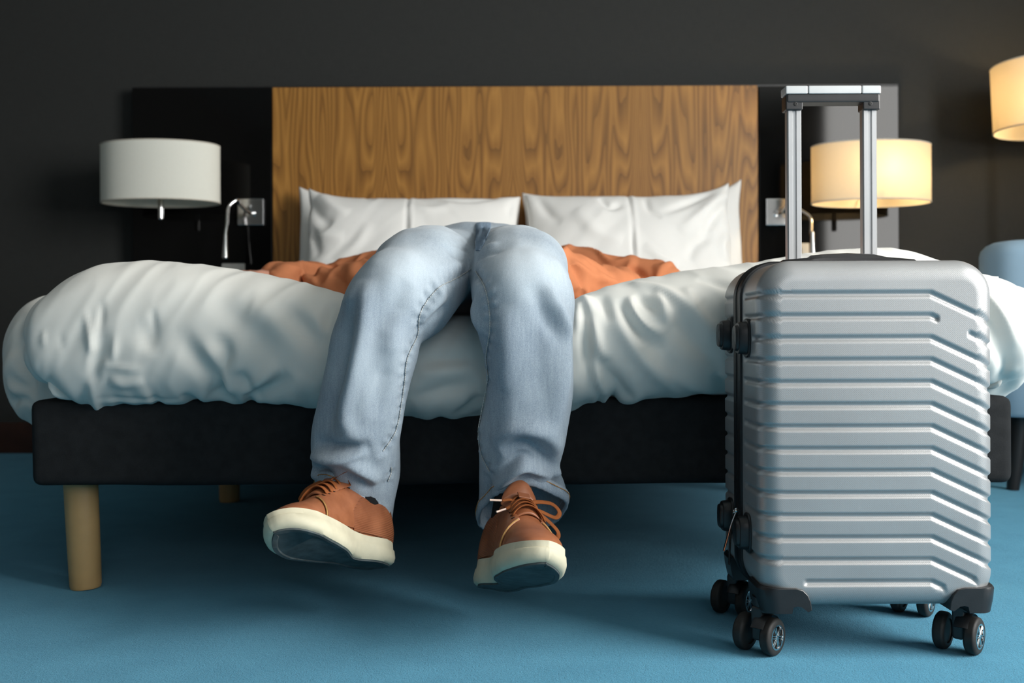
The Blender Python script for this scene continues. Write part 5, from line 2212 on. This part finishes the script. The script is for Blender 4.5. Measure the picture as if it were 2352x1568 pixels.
def wall_lamp(px, label, lit, d=3.655):
    c = P(px, 400, d)
    zt, zb = P(px, 336, d).z, P(px, 466, d).z
    root = thing('wall_lamp', label, 'lamp', (c.x, YB - 0.05, zb), 'oval bedside wall lamps')
    lampshade('shade', c.x, d, zb, zt, 0.2155, 0.135, M['shade_on' if lit else 'shade_off'], root)
    box('wall_plate', (c.x, HB_Y - 0.004, (zt + zb) / 2), (0.10, 0.014, 0.12), M['chrome'], root, 0.003)
    tube('arm', [(c.x, HB_Y - 0.01, (zt + zb) / 2 - 0.02), (c.x, d + 0.02, (zt + zb) / 2 - 0.02)], 0.008, M['chrome'], root, 12)
    lathe('switch_stem', [(0.0, zb - 0.062), (0.0085, zb - 0.061), (0.0105, zb - 0.055), (0.0105, zb + 0.06), (0.0, zb + 0.06)], (c.x, d, 0), M['chrome'], root, seg=20)
    bx = c.x + (0.055 if lit else 0.0)
    # spider that carries the shade
    for a in (0, 1):
        o = Vector((0.205, 0, 0)) if a == 0 else Vector((0, 0.128, 0))
        tube('shade_spider', [Vector((c.x, d, zb + 0.03)) - o, Vector((c.x, d, zb + 0.028)), Vector((c.x, d, zb + 0.03)) + o], 0.002, M['chrome'], root, 6)
    for s in ((-1, 1) if not lit else (1,)):
        bx = c.x + s * 0.055
        lathe('bulb_holder', [(0.0, 0.0), (0.014, 0.0), (0.014, 0.03), (0.0, 0.03)], (bx, d, zb + 0.035), M['plate'], root, seg=16)
        bv_, bf_ = sphere_geo((bx, d, zb + 0.09), (0.022, 0.022, 0.03), 16, 10)
        add('bulb', bv_, bf_, M['bulb_on' if lit else 'bulb_off'], root)
    if lit:
        point_light('bulb_light', (c.x + 0.045, d - 0.02, zb + 0.10), 5.2, (1.0, 0.74, 0.42), 0.028, root)
    return root


wall_lamp(369, 'unlit white oval wall lamp beside the bed, in front of black panel', False)
wall_lamp(2000, 'lit warm oval wall lamp glowing behind the suitcase handle', True)

# floor lamp by the armchair, only its glowing shade reaches into the picture
fl_d = 3.62
fx0 = P(2288, 230, fl_d).x
fc = Vector((fx0 + 0.205, fl_d, 0))
flamp = thing('floor_lamp', 'glowing drum-shaded floor lamp standing behind the blue armchair', 'lamp', fc)
zt, zb = P(2300, 150, fl_d).z, P(2300, 299, fl_d).z
lampshade('shade', fc.x, fc.y, zb, zt, 0.196, 0.196, M['shade_on'], flamp, 0.05)
tube('pole', [(fc.x, fc.y, 0.02), (fc.x, fc.y, 0.7), (fc.x, fc.y, zb + 0.05)], 0.011, M['chrome'], flamp, 14)
lathe('base', [(0.0, 0.0), (0.14, 0.0), (0.14, 0.012), (0.13, 0.018), (0.02, 0.024), (0.0, 0.024)], (fc.x, fc.y, 0), M['chrome'], flamp, seg=40)
for a in (0, 1):
    o = Vector((0.196, 0, 0)) if a == 0 else Vector((0, 0.196, 0))
    tube('shade_spider', [fc + Vector((0, 0, zb + 0.03)) - o, fc + Vector((0, 0, zb + 0.03)), fc + Vector((0, 0, zb + 0.03)) + o], 0.002, M['chrome'], flamp, 6)
bv_, bf_ = sphere_geo((fc.x, fc.y, zb + 0.085), (0.024, 0.024, 0.034), 16, 10)
add('bulb', bv_, bf_, M['bulb_on'], flamp)
point_light('bulb_light', (fc.x, fc.y - 0.035, zb + 0.09), 6.5, (1.0, 0.74, 0.42), 0.028, flamp)


# reading lights
def reading_light(px_plate, px_bend, px_tip, py_tip, py_top, label):
    yf = HB_Y
    c = P(px_plate, 487, yf - 0.006)
    root = thing('reading_light', label, 'lamp', (c.x, yf, c.z), 'gooseneck reading lights on the headboard')
    box('wall_plate', (c.x, yf - 0.004, c.z), (0.100, 0.014, 0.102), M['chrome'], root, 0.002)
    s = 1 if px_tip > px_plate else -1
    st = P(px_plate - s * 8, 489, yf - 0.012)
    dd = 3.76
    pts = [st, P(px_plate + s * 5, 488, 3.81), P(px_plate + s * 26, 468, 3.78), P(px_bend, py_top, dd), P(px_bend + s * 20, py_top + 17, 3.74), P(px_tip - s * 4, py_top + 55, 3.72), P(px_tip - s * 1, py_tip - 55, 3.71)]
    tube('gooseneck', catmull(pts, 8), 0.0062, M['chrome'], root, 12)
    a, b = P(px_tip - s * 1, py_tip - 55, 3.71), P(px_tip, py_tip, 3.70)
    d = (b - a)
    lathe('lamp_head', [(0.0, 0.0), (0.0075, 0.0), (0.009, d.length * 0.3), (0.0135, d.length * 0.97), (0.012, d.length), (0.010, d.length * 0.96), (0.0, d.length * 0.94)], a, M['chrome'], root, axis=d, seg=20)
    return root


reading_light(576, 545, 517, 593, 459, 'chrome gooseneck reading light beside the unlit lamp, on black panel')
reading_light(1789, 1842, 1867, 588, 484, 'chrome gooseneck reading light behind the suitcase handle, on black panel')


def socket(px0, px1, py0, mat, label):
    c = P((px0 + px1) / 2, py0, HB_Y)
    w = (px1 - px0) * HB_Y / F_PX
    root = thing('wall_socket', label, 'socket', (c.x, HB_Y, c.z - 0.04))
    box('plate', (c.x, HB_Y - 0.002, c.z - 0.045), (w, 0.010, 0.09), mat, root, 0.003)
    box('rocker', (c.x, HB_Y - 0.008, c.z - 0.045), (w * 0.55, 0.008, 0.055), mat, root, 0.002)
    return root


socket(510, 563, 605, M['plate'], 'grey switch plate low on the black panel near unlit lamp')
socket(1834, 1858, 558, M['plate_cream'], 'cream socket plate low on black panel behind suitcase handle')


# ------------------------------------------------------------------ armchair
def armchair():
    x0 = P(2241, 700, 2.85).x
    cx, cy = 1.815, 3.01
    root = thing('armchair', 'light blue upholstered tub armchair with dark legs beside the bed', 'armchair', (cx, cy, 0))
    zt = P(2300, 545, 2.8).z
    # wrap-around back and arms: horseshoe wall opening towards the window side front
    out, inn = 0.36, 0.25
    # the shell opens towards the window; its back faces the bed
    path = [(0.36, -0.285), (0.1, -0.285), (-0.20, -0.285), (-0.275, -0.262), (-0.30, -0.19), (-0.30, 0.0), (-0.30, 0.19), (-0.275, 0.262), (-0.20, 0.285), (0.1, 0.285), (0.36, 0.285)]
    c = catmull([(cx + x, cy + y, 0) for x, y in path], 6)
    V, Fc = [], []
    prof = []
    z0 = 0.217
    h = zt - z0
    for k in range(9):
        a = PI * k / 8
        prof.append((0.055 * math.cos(a), zt - 0.04 + 0.04 * math.sin(a)))
    prof = [(0.055, z0 + 0.012), (0.055, z0 + h * 0.4)] + prof + [(-0.055, z0 + h * 0.4), (-0.055, z0 + 0.012), (-0.045, z0), (0.045, z0)]
    fr = frame_dirs(c)
    for p, (t, A, B) in zip(c, fr):
        side = Vector((t.y, -t.x, 0)).normalized()
        for o_, z in prof:
            V.append(Vector((p.x, p.y, z)) + side * o_)
    n = len(prof)
    for i in range(len(c) - 1):
        for k in range(n):
            l = (k + 1) % n
            Fc.append((i * n + k, i * n + l, (i + 1) * n + l, (i + 1) * n + k))
    Fc += [tuple(range(n)), tuple((len(c) - 1) * n + k for k in range(n))]
    add('backrest', V, Fc, M['blue_velvet'], root, angle=50)
    box('seat_frame', (cx + 0.03, cy, 0.275), (0.56, 0.46, 0.115), M['blue_velvet'], root, 0.02, 3)
    box('seat_cushion', (cx + 0.05, cy, 0.385), (0.56, 0.45, 0.11), M['blue_velvet'], root, 0.04, 4)
    for sx, sy in ((-1, -1), (1, -1), (-1, 1), (1, 1)):
        lx, ly = cx + (-0.245 if sx < 0 else 0.29), cy + sy * 0.25
        tube('leg', [(lx, ly, 0.225), (lx + sx * 0.01, ly + sy * 0.005, 0.1), (lx + sx * 0.02, ly + sy * 0.01, 0.0)], [0.026, 0.022, 0.017], M['black_wood'], root, 14)
    root.rotation_euler = (0, 0, math.radians(-28))


armchair()
